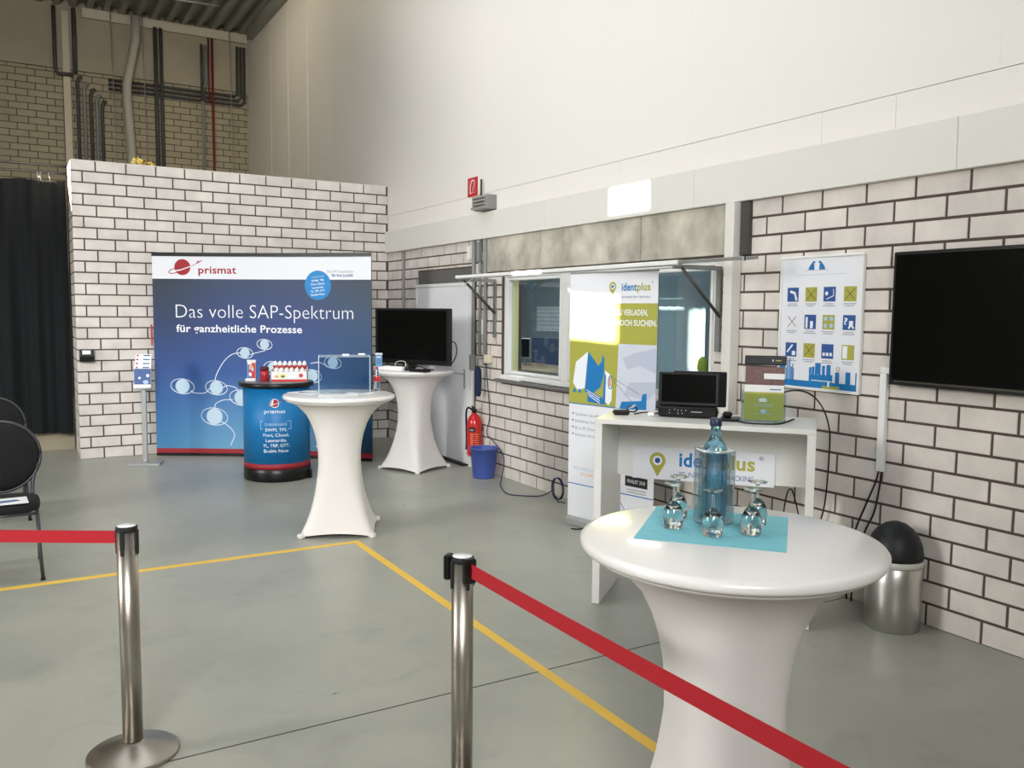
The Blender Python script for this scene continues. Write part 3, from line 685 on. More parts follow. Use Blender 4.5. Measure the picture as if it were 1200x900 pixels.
t = empty('info_poster', (XR, 3.617, 1.25), 'framed white poster with blue and lime icon squares on brick wall', 'poster')
PW, PH = .63, .845
m_ = MB()
for c, d in (((-.013, 0, .008), (.026, PW, .016)), ((-.013, 0, PH - .008), (.026, PW, .016)), ((-.013, PW / 2 - .008, PH / 2), (.026, .016, PH - .032)), ((-.013, -PW / 2 + .008, PH / 2), (.026, .016, PH - .032))): m_.box(c, d, WHITE, ch=.002)
m_.build('frame', t)
m_ = MB(); m_.box((-.009, 0, PH / 2), (.016, PW - .03, PH - .03), WHITEP); m_.build('sheet', t)
pr = Print(lambda u, v, d: (-.0172 - d, PW / 2 - u, v))
icols = [.105, .25, .39, .54]; rows = [.560, .388, .208]
kinds = [['b', 'g', 'b', 'g'], ['w', 'b', 'g', 'b'], ['b', 'g', 'b', 'g']]
for j, v in enumerate(rows):
    for i, u in enumerate(icols):
        k = kinds[j][i]; a = .045; mt = {'b': NAVP if j < 3 else BLP, 'g': LIP, 'w': WHITEP}[k]
        pr.rect(u - a, v - a + .042, u + a, v + a + .042, mt); vc = v + .042; ink = WHT if k == 'b' else (GREYL if k != 'w' else GREYL)
        if k == 'b' and (i, j) == (0, 0): pr.stroke([(u - .02, vc + .02), (u + .015, vc + .01), (u + .03, vc - .035)], .016, WHT, .0014)
        elif k == 'b' and j == 0: pr.ell(u - .022, vc + .005, .011, .013, WHT, .0014, 10); pr.stroke([(u - .022, vc - .03), (u + .03, vc - .01), (u + .028, vc + .03)], .005, WHT, .0014)
        elif (i, j) == (1, 1): pr.rect(u - .035, vc - .04, u - .02, vc + .03, WHT, .0014); pr.rect(u + .0, vc - .04, u + .022, vc + .005, WHT, .0014)
        elif (i, j) == (3, 1): pr.text('?', u - .037, vc - .012, .026, .042, WHT, bold=.006, d=.0014); pr.rect(u + .0, vc - .026, u + .028, vc + .01, WHT, .0014); pr.ell(u + .002, vc - .03, .008, .008, WHT, .0014, 8); pr.ell(u + .03, vc - .03, .008, .008, WHT, .0014, 8)
        elif (i, j) == (0, 2): pr.stroke([(u - .03, vc - .015), (u + .01, vc + .03)], .012, WHT, .0014); pr.rect(u + .008, vc - .035, u + .035, vc - .008, WHT, .0014)
        elif (i, j) == (2, 2):
            for q in (-.026, 0, .026): pr.rect(u + q - .009, vc - .028, u + q + .009, vc - .008, WHT, .0014)
        elif (i, j) == (3, 2): pr.rect(u - .038, vc - .038, u - .004, vc + .038, WHT, .0014)
        elif (i, j) == (2, 1):
            for q in (-.022, .022):
                for q2 in (-.022, .022): pr.ell(u + q, vc + q2, .014, .014, SKYP, .0014, 10)
        if (i, j) in ((3, 0), (0, 1), (1, 2), (1, 0)): pr.stroke([(u - .032, vc - .032), (u + .032, vc + .032)], .004, DARKMET, .0016); pr.stroke([(u - .032, vc + .032), (u + .032, vc - .032)], .004, DARKMET, .0016)
        for q in range(2):
            w2 = (.07, .085, .06, .095)[(i + j + q) % 4]
            for x_ in range(6): pr.rect(u - w2 / 2 + w2 * x_ / 6, v - .020 - .012 * q, u - w2 / 2 + w2 * (x_ + .75) / 6, v - .014 - .012 * q, GREYL)
# emblem on top: two mirrored curled wings
for s_ in (-1, 1):
    cx = PW / 2 - .03; q = lambda x, y: (cx + s_ * x, .755 + y)
    pts = [(.018, 0), (.065, 0), (.058, .02), (.046, .034), (.034, .048), (.022, .056), (.012, .05), (.014, .04), (.024, .042), (.02, .028)]
    P_ = [q(*p) for p in pts]; pr.poly(P_ if s_ > 0 else P_[::-1], BLP)
pr.stroke([(cx - .09, .752), (cx + .09, .752)], .002, GREYL)
for x_ in range(26): pr.rect(.13 + x_ * .0145, .722, .14 + x_ * .0145, .727, LGREY)
# skyline
pr.rect(.017, .018, .613, .058, BLP)
for u0, u1, h_ in ((.017, .062, .165), (.068, .075, .10), (.078, .088, .15), (.094, .104, .158), (.108, .118, .11), (.120, .128, .13), (.130, .136, .10), (.255, .275, .115), (.278, .298, .12), (.302, .345, .145), (.356, .378, .13), (.388, .42, .137), (.455, .485, .095), (.53, .565, .10), (.60, .612, .10)):
    pr.rect(u0, .0581, u1, .03 + h_, BLP)
pr.rect(.26, .0585, .435, .105, BLP, .0012); pr.rect(.275, .062, .43, .067, WHT, .0018); pr.rect(.40, .03, .415, .0618, WHT, .0018)
for k in range(5): pr.rect(.262 + .03 * k, .10, .268 + .03 * k, .104, WHT, .0014)
pr.rect(.02, .12, .05, .125, WHT, .0014); pr.rect(.36, .018, .49, .036, LIP, .0014); pr.ring(.475, .145, .011, .013, .004, LIP, n=12); pr.stroke([(.475, .13), (.475, .11)], .002, GREYL)
pr.build('print', t)

# ------------------------------------------------------------------ popup display wall
def popup():
    Lp, Rp = Vector((1.38, 10.63)), Vector((3.467, 9.096)); W = (Rp - Lp).length; D = (Rp - Lp) / W; N = Vector((D.y, -D.x))  # N faces the viewer
    sag = .10
    t = empty('display_wall', (Lp.x, Lp.y, 0), 'wide curved blue display wall reading Das volle SAP-Spektrum', 'display')
    def fr(u, v, d):
        s_ = sag * (1 - (2 * u / W - 1) ** 2); p = D * u - N * s_ + N * d
        return (p.x, p.y, v)
    n = 36
    def front(z0, z1, m_, mt, uv=False, u0=0.0, u1=W, d=0.0):
        vs = []; fs = []
        for i in range(n + 1):
            u = u0 + (u1 - u0) * i / n; vs += [fr(u, z0, d), fr(u, z1, d)]
        for i in range(n): fs.append((2 * i, 2 * i + 2, 2 * i + 3, 2 * i + 1))
        m_.add(vs, fs, mt, True)
    BG = bpy.data.materials.new('blue_gradient_print'); BG.use_nodes = True; nt = BG.node_tree; b = nt.nodes['Principled BSDF']; b.inputs['Roughness'].default_value = .42
    uvn = nt.nodes.new('ShaderNodeUVMap'); sp = nt.nodes.new('ShaderNodeSeparateXYZ'); nt.links.new(uvn.outputs[0], sp.inputs[0])
    def ramp(stops, src):
        r_ = nt.nodes.new('ShaderNodeValToRGB'); e = r_.color_ramp.elements; e[0].position, e[0].color = stops[0][0], rgb(stops[0][1]); e[1].position, e[1].color = stops[-1][0], rgb(stops[-1][1])
        for p, c in stops[1:-1]: x = e.new(p); x.color = rgb(c)
        nt.links.new(src, r_.inputs[0]); return r_.outputs[0]
    left = ramp([(0, (62, 128, 172)), (.25, (50, 98, 156)), (.5, (40, 72, 132)), (.75, (30, 52, 90)), (1, (30, 46, 60))], sp.outputs['Y'])
    mid = ramp([(0, (108, 162, 198)), (.2, (84, 138, 188)), (.45, (48, 86, 150)), (.75, (40, 64, 122)), (1, (40, 60, 92))], sp.outputs['Y'])
    right = ramp([(0, (18, 46, 72)), (.4, (34, 82, 126)), (.75, (34, 70, 106)), (1, (30, 50, 68))], sp.outputs['Y'])
    def mixn(f_, a_, b_):
        m2 = nt.nodes.new('ShaderNodeMix'); m2.data_type = 'RGBA'; nt.links.new(f_, m2.inputs[0]); nt.links.new(a_, m2.inputs[6]); nt.links.new(b_, m2.inputs[7]); return m2.outputs[2]
    def rng(a_, c_):
        q = nt.nodes.new('ShaderNodeMapRange'); q.interpolation_type = 'SMOOTHSTEP'; q.inputs['From Min'].default_value = a_; q.inputs['From Max'].default_value = c_; nt.links.new(sp.outputs['X'], q.inputs['Value']); return q.outputs[0]
    nt.links.new(mixn(rng(.6, 1.0), mixn(rng(0, .4), left, mid), right), b.inputs['Base Color'])
    # front sheet with uv
    vs = []; fs = []; uvs = []
    for i in range(n + 1):
        u = W * i / n
        for z in (.09, 2.07): vs.append(fr(u, z, 0)); uvs.append((i / n, (z - .09) / 1.98))
    for i in range(n): fs.append((2 * i, 2 * i + 2, 2 * i + 3, 2 * i + 1))
    me = bpy.data.meshes.new('graphic_sheet'); me.from_pydata(vs, [], fs); ul = me.uv_layers.new(name='UVMap')
    for lp in me.loops: ul.data[lp.index].uv = uvs[lp.vertex_index]
    me.materials.append(BG); [setattr(p, 'use_smooth', True) for p in me.polygons]
    o = bpy.data.objects.new('graphic_sheet', me); COL.objects.link(o); o.parent = t
    m_ = MB(); front(2.07, 2.329, m_, WHITEP); m_.build('header_sheet', t, fix=False)
    m_ = MB(); front(.035, .09, m_, mat('red_band', (150, 34, 44), .5)); m_.build('red_band', t, fix=False)
    # carcass behind the sheet: back, ends, top and bottom profile
    m_ = MB(); pl = [fr(W * i / n, 0, -.004)[:2] for i in range(n + 1)]
    bl = [(D * u - N * .12 - N * sag * .8 * (1 - (2 * u / W - 1) ** 2)) for u in (W * .99, W * .8, W * .5, W * .2, W * .01)]
    m_.prism(pl + [tuple(p) for p in bl], .036, 2.328, mat('display_back', (52, 60, 72), .6)); m_.build('carcass', t)
    for z0, z1 in ((2.330, 2.372), (.004, .033)):
        m_ = MB(); a_ = [fr(W * i / n, 0, .008)[:2] for i in range(n + 1)]
        m_.prism(a_ + [tuple(p) for p in bl], z0, z1, BLACK); m_.build('edge_profile', t)
    pr = Print(fr)
    # logo: planet with ring and small plane
    def planet_logo(pr, u, v, r_, mt, ring):
        pr.ell(u, v, r_, r_, mt, .001, 28)
        pr.poly([(u - r_ * 1.7, v - r_ * .52), (u - r_ * 1.2, v - r_ * .62), (u - r_ * .2, v - r_ * .42), (u + r_ * .8, v - r_ * .05), (u + r_ * 1.9, v + r_ * .45), (u + r_ * .8, v + r_ * .08), (u - r_ * .2, v - r_ * .27), (u - r_ * 1.1, v - r_ * .45)], ring, .0022)
        pr.ring(u - r_ * .95, v - r_ * .45, r_ * .75, r_ * .28, r_ * .1, mt, .003, rot=.3, a0=1.2, a1=4.9)
        pr.stroke([(u + r_ * 1.05, v + r_ * .12), (u + r_ * 2.0, v + r_ * .55)], r_ * .05, mt, .003)
        pr.poly([(u + r_ * 1.8, v + r_ * .45), (u + r_ * 2.5, v + r_ * .82), (u + r_ * 2.45, v + r_ * .88), (u + r_ * 2.1, v + r_ * .74), (u + r_ * 1.85, v + r_ * .86), (u + r_ * 1.95, v + r_ * .66), (u + r_ * 1.7, v + r_ * .58)], mt, .003)
    planet_logo(pr, .345, 2.205, .092, REDL, WHITEP)
    pr.text('prismat', .527, 2.135, .445, .088, REDL, bold=.004)
    pr.text('Die SAP Spezialisten', 2.06, 2.150, .315, .030, GREYL); pr.text('für Ihre Logistik', 2.118, 2.105, .257, .032, NAVP, bold=.004)
    CIR = mat('bright_blue_print', (30, 136, 204), .5); pr.ell(1.948, 2.005, .158, .168, CIR, .0014, 36)
    for k, (s_, w_) in enumerate((('S/4HANA®', .155), ('EWM, TM,', .15), ('Fiori, Cloud,', .165), ('Leonardo,', .14), ('YL, TRP, GTT,', .175), ('Enable Now', .165))):
        pr.text(s_, 1.95, 2.092 - .040 * k, w_, .022, SKYP if k == 0 else WHT, bold=.0015 if k else 0, d=.003, rot=.10, align='CENTER')
    pr.text('Das volle SAP-Spektrum', .257, 1.622, 2.115, .165, WHT, bold=-.012)
    pr.text('für ganzheitliche Prozesse', .258, 1.458, 1.492, .088, WHT, bold=.009)
    # orbit artwork
    ORB = mat('orbit_white', (214, 226, 238), .5); BALL = mat('planet_white', (190, 212, 228), .5)
    def curve(P): pr.stroke(catmull([Vector(p) for p in P], 7), .010, ORB, .0012)
    for P in (((.41, .77), (.45, .745), (.573, .747), (.63, .80)), ((.79, .81), (.834, .835), (.937, .813), (.97, .76)), ((.683, .56), (.70, .62), (.788, .665), (.90, .67)),
              ((1.00, 1.22), (.90, 1.20), (.799, 1.11), (.713, .96), (.69, .86)), ((1.12, 1.20), (1.19, 1.222), (1.30, 1.25)), ((.74, .42), (.83, .37), (.915, .265), (.867, .133)),
              ((1.85, 1.11), (1.93, 1.125), (1.988, 1.116), (2.06, 1.07)), ((1.062, .37), (1.08, .30), (1.11, .24), (1.2, .18))): curve(P)
    for u, v, r_ in ((1.294, 1.322, .055), (1.057, 1.22, .058), (1.401, 1.045, .075), (.315, .822, .082), (.71, .809, .078), (1.006, .696, .085), (.682, .47, .095), (2.12, 1.125, .062), (1.865, .965, .07), (.36, .47, .0)):
        if r_ <= 0: continue
        pr.ring(u, v, r_ * 1.65, r_ * 1.05, .008, ORB, .0012, rot=-.15, a0=-.3, a1=3.4); pr.ell(u, v, r_, r_, BALL, .0022, 22); pr.ring(u, v, r_ * 1.65, r_ * 1.05, .010, ORB, .0034, rot=-.15, a0=3.4, a1=6.0)
    pr.rect(1.905, .135, 1.92, .16, WHT); pr.rect(1.96, .135, 2.02, .165, WHT)
    pr.build('print', t)
    m_ = MB(); m_.box((-.02, .03, 1.42), (.012, .05, .24), mat('red_reflector', (190, 60, 50), .4)); m_.build('red_clip', t)
    return planet_logo
planet_logo = popup()

# ------------------------------------------------------------------ round promotion counter
t = empty('promotion_counter', (2.29, 8.72, 0), 'round blue promotion counter with black top and base', 'counter')
R0 = .335
m_ = MB(); m_.lathe([(R0 - .01, .002), (R0, .01), (R0, .125), (R0 - .005, .13)], BLACK, n=56); m_.box((R0 * .80, -R0 * .62, .045), (.05, .05, .09), BLACK, rz=-.7, ch=.006); m_.build('base', t)
m_ = MB(); m_.lathe([(R0 - .004, .1301), (R0 - .004, .185)], mat('red_band', (150, 34, 44), .5), n=56); m_.build('red_band', t)
m_ = MB(); m_.lathe([(R0 - .004, .1851), (R0 - .004, .945)], CNTB, n=56); m_.build('graphic_wrap', t)
m_ = MB(); m_.lathe([(R0 + .02, .946), (R0 + .035, .952), (R0 + .04, .965), (R0 + .04, .985), (R0 + .032, .995)], BLACK, n=56); m_.build('counter_top', t)
m_ = MB(); m_.lathe([(R0 + .028, .9951), (R0 + .026, .9956), (0, .9956)], mat('grey_laminate', (92, 96, 100), .3), n=56); m_.build('top_surface', t)
az0 = math.atan2(-8.72, -2.29) + .0     # toward the camera
def cmap(u, v, d): a = az0 + (u - .02) / R0; r_ = R0 - .004 + d; return (r_ * cos(a), r_ * sin(a), v)
pr = Print(cmap)
pr.ell(.0, .80, .043, .045, WHT, .001); planet_logo(pr, .0, .80, .038, REDL, WHT)
pr.text('prismat', .0, .70, .21, .04, WHT, align='CENTER')
for k, (s_, w_) in enumerate((('S/4HANA®', .22), ('EWM, TM,', .21), ('Fiori, Cloud,', .255), ('Leonardo,', .205), ('YL, TRP, GTT,', .265), ('Enable Now', .245))):
    pr.text(s_, .01, .572 - .053 * k, w_, .033, SKYP if k == 0 else WHT, align='CENTER', bold=0)
for P in ([(-.12, .62), (-.145, .62), (-.145, .54), (-.12, .54)], [(.12, .62), (.16, .62), (.16, .54), (.125, .54)]): pr.stroke(P, .005, SKYP)
pr.build('print', t)
ZC = .996
t = empty('snack_tube', (2.065, 8.82, ZC), 'slim box with blue and red print on the left of the counter', 'box', rz=-.25)
m_ = MB(); m_.box((0, 0, .11), (.078, .05, .17), WHITE, ch=.003); m_.build('carton', t)
m_ = MB(); m_.box((0, 0, .205), (.088, .06, .02), WHITE, ch=.003); m_.build('lid', t)
m_ = MB(); m_.box((-.012, 0, .012), (.10, .07, .024), WHITE, ch=.003); m_.build('foot', t)
pr = Print(lambda u, v, d: (u, -.025 - d, v)); BR = mat('bright_red_print', (206, 44, 36), .5)
pr.rect(-.036, .03, .0, .17, BLP); pr.rect(.0, .03, .036, .185, BR); pr.ell(-.004, .14, .02, .03, ORANGE, .0018); pr.ell(.0, .09, .026, .03, BR, .0018); pr.ell(-.012, .07, .014, .02, WHT, .0026); pr.ell(.012, .12, .01, .02, SKYP, .0026); pr.build('print', t)
t = empty('red_mug', (2.185, 8.77, ZC), 'red mug standing beside the snack tube', 'mug')
m_ = MB(); m_.lathe([(.038, 0), (.042, .005), (.042, .105), (.039, .108), (.037, .02), (.0, .018)], mat('red_glaze', (170, 28, 34), .25), n=28); m_.build('cup', t)
m_ = MB(); m_.lathe([(.043, .108), (.043, .14), (.03, .146), (0, .148)], mat('dark_red_lid', (88, 22, 26), .4), n=28); m_.build('lid', t)
m_ = MB(); m_.tube([(.04 + .028 * sin(a), 0, .06 - .035 * cos(a)) for a in [pi * i / 10 for i in range(11)]], .006, mat('blue_glaze', (60, 90, 140), .3)); m_.build('handle', t)
t = empty('egg_display_carton', (2.42, 8.69, ZC), 'low printed carton holding rows of small white-topped eggs', 'carton', rz=-.36)
m_ = MB(); CW, CD = .35, .17
m_.box((0, -CD / 2, .05), (CW, .004, .10), WHITE); m_.box((0, CD / 2, .07), (CW, .004, .14), WHITE); m_.box((-CW / 2, 0, .06), (.004, CD, .12), WHITE); m_.box((CW / 2, 0, .06), (.004, CD, .12), WHITE); m_.box((0, 0, .002), (CW, CD, .004), WHITE); m_.build('tray', t)
m_ = MB(); m_.box((0, .0, .095), (CW - .01, .004, .04), mat('carton_step', (224, 218, 210), .6)); m_.box((0, CD / 4, .112), (CW - .01, CD / 2 - .004, .004), MATS['carton_step']); m_.box((0, -CD / 4, .05), (CW - .01, CD / 2 - .006, .004), MATS['carton_step']); m_.build('step', t)
pr = Print(lambda u, v, d: (u, -CD / 2 - .002 - d, v))
RD = mat('bright_red_print', (206, 44, 36), .5)
pr.rect(-CW / 2, .0, CW / 2, .02, RD); pr.ell(-.06, .055, .035, .02, YEL); pr.ell(-.06, .05, .018, .012, mat('green_print', (70, 120, 60), .5), .002); pr.ell(.04, .045, .05, .022, WHT, .002); pr.ell(.12, .06, .02, .02, RD); pr.ell(-.12, .05, .02, .015, ORANGE); pr.build('print', t)
for rw, (yy, zz, nn) in enumerate(((-.045, .053, 6), (.045, .115, 7))):
    for k in range(nn):
        x = (-.130 + .052 * k) if rw == 0 else (-.147 + .049 * k)
        c, s_ = cos(-.36), sin(-.36); wx, wy = 2.42 + x * c - yy * s_, 8.69 + x * s_ + yy * c
        if rw == 0 and k == 0:
            egg0 = empty('wrapped_egg', (wx, wy, ZC + zz), '', 'egg')
            m_ = MB(); m_.lathe([(.004, 0), (.013, .004), (.0195, .018), (.02, .028)], mat('red_foil', (176, 50, 44), .35), n=16); m_.build('lower_foil', egg0)
            m_ = MB(); m_.lathe([(.02, .0281), (.0185, .042), (.012, .055), (.004, .060), (0, .0605)], WHITE, n=16); m_.build('white_top', egg0); e = egg0
        else: e = copy_tree(egg0)
        e.location = (wx, wy, ZC + zz); e.scale = (1.17, 1.17, 1.45)
        tag(e, 'red and white wrapped egg in the %s row of the carton, %s' % ('front' if rw == 0 else 'back', ['leftmost', 'second from left', 'third from left', 'fourth from left', 'fifth from left', 'sixth from left', 'rightmost'][k if not (rw == 0 and k == 5) else 6]), 'egg', 'wrapped eggs in the carton on the counter')

# ------------------------------------------------------------------ bar tables
def bar_table(x, y, rz, label, top, Rt=.43):
    t = empty('bar_table', (x, y, 0), label, 'table', 'bar tables under white stretch covers', rz=rz)
    k = top / 1.08
    prof = [(1.040, .405, 2), (1.02, .365, 2), (1.0, .325, 2), (.96, .285, 2.05), (.925, .252, 2.1), (.85, .213, 2.25), (.775, .188, 2.4), (.70, .172, 2.6), (.625, .163, 2.8), (.54, .161, 3), (.475, .166, 3.3), (.39, .175, 3.8), (.32, .186, 4.4), (.24, .204, 5.2), (.17, .222, 6.2), (.10, .246, 8), (.05, .266, 11), (.012, .282, 14)]
    n = 96; m_ = MB(); vs = []; fs = []
    for z, w_, p in prof:
        for i in range(n):
            a = 2 * pi * i / n; c, s_ = abs(cos(a)), abs(sin(a)); r_ = w_ / ((c ** p + s_ ** p) ** (1 / p))
            corner = min(c, s_) / max(c, s_); lift = .0
            if z < .2: lift = (.022 * (1 - corner ** 2)) * (1 - z / .2)
            inn = 1 - .05 * (1 - corner ** 1.5) * max(0, 1 - abs(z - .1) / .4)
            vs.append((r_ * inn * cos(a), r_ * inn * sin(a), z * k + lift))
    for j in range(len(prof) - 1):
        for i in range(n): fs.append((j * n + i, j * n + (i + 1) % n, (j + 1) * n + (i + 1) % n, (j + 1) * n + i))
    m_.add(vs, fs, FABW, True); m_.build('stretch_cover', t, fix=False)
    m_ = MB(); m_.lathe([(.37, 1.030 * k), (.402, 1.032 * k), (.408, 1.040 * k), (.402, 1.046 * k)], FABW, n=64); m_.build('elastic_seam', t)
    m_ = MB(); m_.lathe([(.40, top - .036), (Rt - .006, top - .032), (Rt, top - .024), (Rt, top - .010), (Rt - .006, top - .003), (Rt - .02, top), (.0, top)], TOPW, n=96); m_.build('table_top', t)
    for i in range(4):
        a = pi / 4 + i * pi / 2; m_ = MB(); m_.box((.375 * cos(a), .375 * sin(a), .018), (.05, .05, .036), FABW, rz=a, ch=.008); m_.build('foot_pocket', t)
    return t
bar_table(2.16, 6.37, -.431, 'white covered bar table in the middle, behind the corner of the tape', 1.075)
bar_table(3.745, 8.53, -1.11 + pi / 4 * 0, 'white covered bar table at the back carrying the television', 1.085)
bar_table(1.76, 1.76, -.32, 'white covered bar table in front carrying the bottle and glasses', 1.085)

# items on the middle table
ZM = 1.0755
def acrylic_box(loc, rz, W, D_, Hh, label):
    t = empty('acrylic_box', loc, label, 'box', rz=rz); th = .005
    for c, d in (((0, -D_ / 2, Hh / 2), (W, th, Hh)), ((0, D_ / 2, Hh / 2), (W, th, Hh)), ((-W / 2, 0, Hh / 2), (th, D_ - th, Hh)), ((W / 2, 0, Hh / 2), (th, D_ - th, Hh)), ((0, 0, Hh), (W + th, D_ + th, th))):
        m_ = MB(); m_.box(c, d, PLEXI, ch=.001); m_.build('pane', t)
    m_ = MB()
    for c, d in (((-W / 2, -D_ / 2, Hh / 2), (.005, .005, Hh)), ((W / 2, -D_ / 2, Hh / 2), (.005, .005, Hh)), ((W / 2, D_ / 2, Hh / 2), (.005, .005, Hh)), ((0, -D_ / 2, Hh + .002), (W, .005, .004)), ((0, D_ / 2, Hh + .002), (W, .005, .004)), ((W / 2, 0, Hh + .002), (.005, D_, .004)), ((-W / 2, 0, Hh + .002), (.005, D_, .004))): m_.box(c, d, mat('frosted_edge', (214, 228, 238), .5))
    m_.build('polished_edge', t)
    for x, y in ((0.01, -D_ / 2 + .03), (W / 2 - .06, .02)):
        m_ = MB(); m_.box((x, y, Hh + .014), (.055, .03, .016), WHITE, ch=.004); m_.build('clip', t)
acrylic_box((2.255, 6.52, ZM), -.32, .395, .22, .285, 'clear acrylic box with white clips on the middle bar table')
t = empty('cola_bottle', (2.505, 6.455, ZM), 'small clear glass bottle with red label on the middle bar table', 'bottle')
m_ = MB(); m_.lathe([(.024, 0), (.027, .004), (.028, .03), (.024, .06), (.027, .09), (.027, .12), (.016, .155), (.012, .175), (.0125, .187)], GLASS, n=24); m_.build('glass_body', t)
m_ = MB(); m_.lathe([(.0275, .082), (.0280, .084), (.0280, .118), (.0275, .12)], REDSIGN, n=24); m_.build('red_label', t)
m_ = MB(); m_.lathe([(.0145, .184), (.0145, .196), (.0, .197)], REDSIGN, n=16); m_.build('cap', t)
def sheet(name, loc, w_, d_, rz, label, marks=None, mt=WHITE, th=.0015, cat='leaflet', group=None):
    t = empty(name, loc, label, cat, group, rz=rz)
    m_ = MB(); m_.box((0, 0, th / 2), (w_, d_, th), mt); m_.build('paper', t)
    if marks:
        pr = Print(lambda u, v, d: (u - w_ / 2, v - d_ / 2, th + d))
        for k, a in marks: getattr(pr, k)(*a)
        pr.build('print', t)
    return t
m1 = [('rect', (.02, .03, .19, .12, LGREY)), ('poly', ([(.03, .17), (.16, .17), (.08, .25)], NAVP))]
sheet('leaflet', (1.98, 6.56, ZM), .21, .297, .4, 'white leaflet with dark triangle at the left edge of the middle table', m1)
sheet('leaflet', (2.13, 6.30, ZM), .297, .21, -.35, 'white leaflet in front of the acrylic box on the middle table', [('rect', (.03, .12, .27, .19, LGREY))])
sheet('leaflet', (2.31, 6.325, ZM + .0018), .21, .16, -.6, 'smaller leaflet with dark corner, right of the centre on middle table', [('poly', ([(.05, .09), (.17, .09), (.11, .14)], NAVP))])

# ------------------------------------------------------------------ television and items on the back table
ZT = 1.0855
tx, ty = 3.706, 8.488; rzt = math.atan2(-.965, .462)
t = empty('table_television', (tx, ty, ZT), 'black flat television standing on the back bar table', 'television', rz=rzt)
m_ = MB(); m_.box((0, 0, .365), (1.06, .05, .605), BLACK, ch=.008); m_.build('housing', t)
m_ = MB(); m_.box((0, -.0265, .378), (.97, .003, .53), SCREEN); m_.build('screen', t)
m_ = MB(); m_.box((0, 0, .035), (.10, .03, .07), BLACK); m_.box((0, .0, .006), (.46, .18, .012), BLACK, ch=.004); m_.build('stand', t)
m_ = MB(); m_.tube(catmull([(.5, .03, .33), (.565, .03, .30), (.58, .03, .2), (.53, .03, .10), (.50, .02, .09)], 6), .006, BLACK, 6); m_.build('cable', t)
t = empty('blue_box', (3.415, 8.74, ZT), 'slim blue box with white lid on the back bar table', 'box')
m_ = MB(); m_.box((0, 0, .095), (.075, .05, .13), mat('light_blue_carton', (98, 150, 190), .5), rz=-.35, ch=.003); m_.build('carton', t)
m_ = MB(); m_.box((0, 0, .168), (.08, .055, .018), WHITE, rz=-.35, ch=.003); m_.build('lid', t)
m_ = MB(); m_.box((0, 0, .015), (.10, .07, .03), WHITE, rz=-.35, ch=.003); m_.build('foot', t)
m_ = MB(); m_.lathe([(.018, 0), (.024, 0), (.024, .002)], NAVP, n=16)
pr = Print(lambda u, v, d: (u * cos(-.35) + (.0255 + d) * sin(-.35), u * sin(-.35) - (.0255 + d) * cos(-.35), v)); pr.ring(0, .085, .018, .02, .006, NAVP, n=14); pr.rect(-.025, .13, .025, .14, WHT); pr.build('print', t)
t = empty('power_strip', (3.50, 8.52, ZT), 'white power strip with white cable on the back bar table', 'power strip', rz=-1.12)
m_ = MB(); m_.box((0, 0, .022), (.27, .055, .044), WHITE, ch=.008); m_.build('housing', t)
m_ = MB()
for k in range(4): m_.lathe([(.017, .0441), (.017, .046), (0, .046)], LGREY, (-.095 + .06 * k, 0, 0), n=14)
m_.build('socket', t)
m_ = MB(); m_.tube(catmull([(.02, .0, .05), (.0, .03, .08), (.05, .05, .1), (.12, .05, .09), (.14, .03, .04)], 6), .004, WHITE, 6); m_.build('cable', t)
t = empty('router', (3.66, 8.19, ZT), 'black device with loose cables on the right of the back table', 'device', rz=-1.12)
m_ = MB(); m_.box((0, 0, .016), (.22, .10, .03), BLACK, ch=.005); m_.build('housing', t)
m_ = MB(); m_.tube(catmull([(-.11, 0, .02), (-.16, .02, .05), (-.1, .05, .06), (0, .03, .05), (.08, -.02, .04), (.12, .02, .02)], 6), .005, BLACK, 6); m_.build('cable', t)
m_ = MB(); m_.box((.02, -.02, .038), (.10, .04, .012), ALU, ch=.002); m_.build('adapter', t)

# ------------------------------------------------------------------ bottle, cooler, glasses, napkin on the front table
ZF = 1.0855
napc = [Vector((1.505, 1.88)), Vector((1.78, 1.565)), Vector((2.093, 1.839)), Vector((1.823, 2.156))]
def nap(s_, t_): return napc[0] * (1 - s_) * (1 - t_) + napc[1] * s_ * (1 - t_) + napc[2] * s_ * t_ + napc[3] * (1 - s_) * t_
m_ = MB(); vs = []; fs = []; N_ = 24
for i in range(N_ + 1):
    for j in range(N_ + 1):
        p = nap(i / N_, j / N_); fold = .0022 * math.exp(-((j / N_ - .62) / .03) ** 2) + .0018 * math.exp(-((i / N_ - .5) / .03) ** 2)
        vs.append((p.x, p.y, ZF + .0012 + fold))
for i in range(N_):
    for j in range(N_): fs.append((i * (N_ + 1) + j, (i + 1) * (N_ + 1) + j, (i + 1) * (N_ + 1) + j + 1, i * (N_ + 1) + j + 1))
m_.add(vs, fs, NAP, True); m_.prism([tuple(p) for p in napc], ZF, ZF + .0011, NAP)
tag(m_.build('napkin', fix=False), 'turquoise paper napkin spread under the glasses on the front table', 'napkin')
ZN = ZF + .0035
bx, by = 1.842, 1.912
t = empty('bottle_cooler', (bx, by, ZN), 'clear double-walled bottle cooler on the napkin', 'cooler')
Ro, Ri, Hc = .062, .047, .225; COOLP = thin_clear('cooler_acrylic', (222, 232, 236), 1.9, .03)
m_ = MB(); m_.lathe([(0, .0005), (Ro, .001), (Ro, Hc)], COOLP, n=56); m_.build('outer_wall', t, fix=False)
m_ = MB(); m_.lathe([(Ri + .001, .007), (Ri + .001, Hc)], COOLP, n=56); m_.build('inner_wall', t, fix=False)
m_ = MB(); m_.lathe([(Ro - .0008, .001), (Ro - .0005, .006), (Ro - .002, .008)], MATS.get('bright_rim') or mat('bright_rim', (226, 228, 228), .12, metal=.6), n=48); m_.build('base', t)
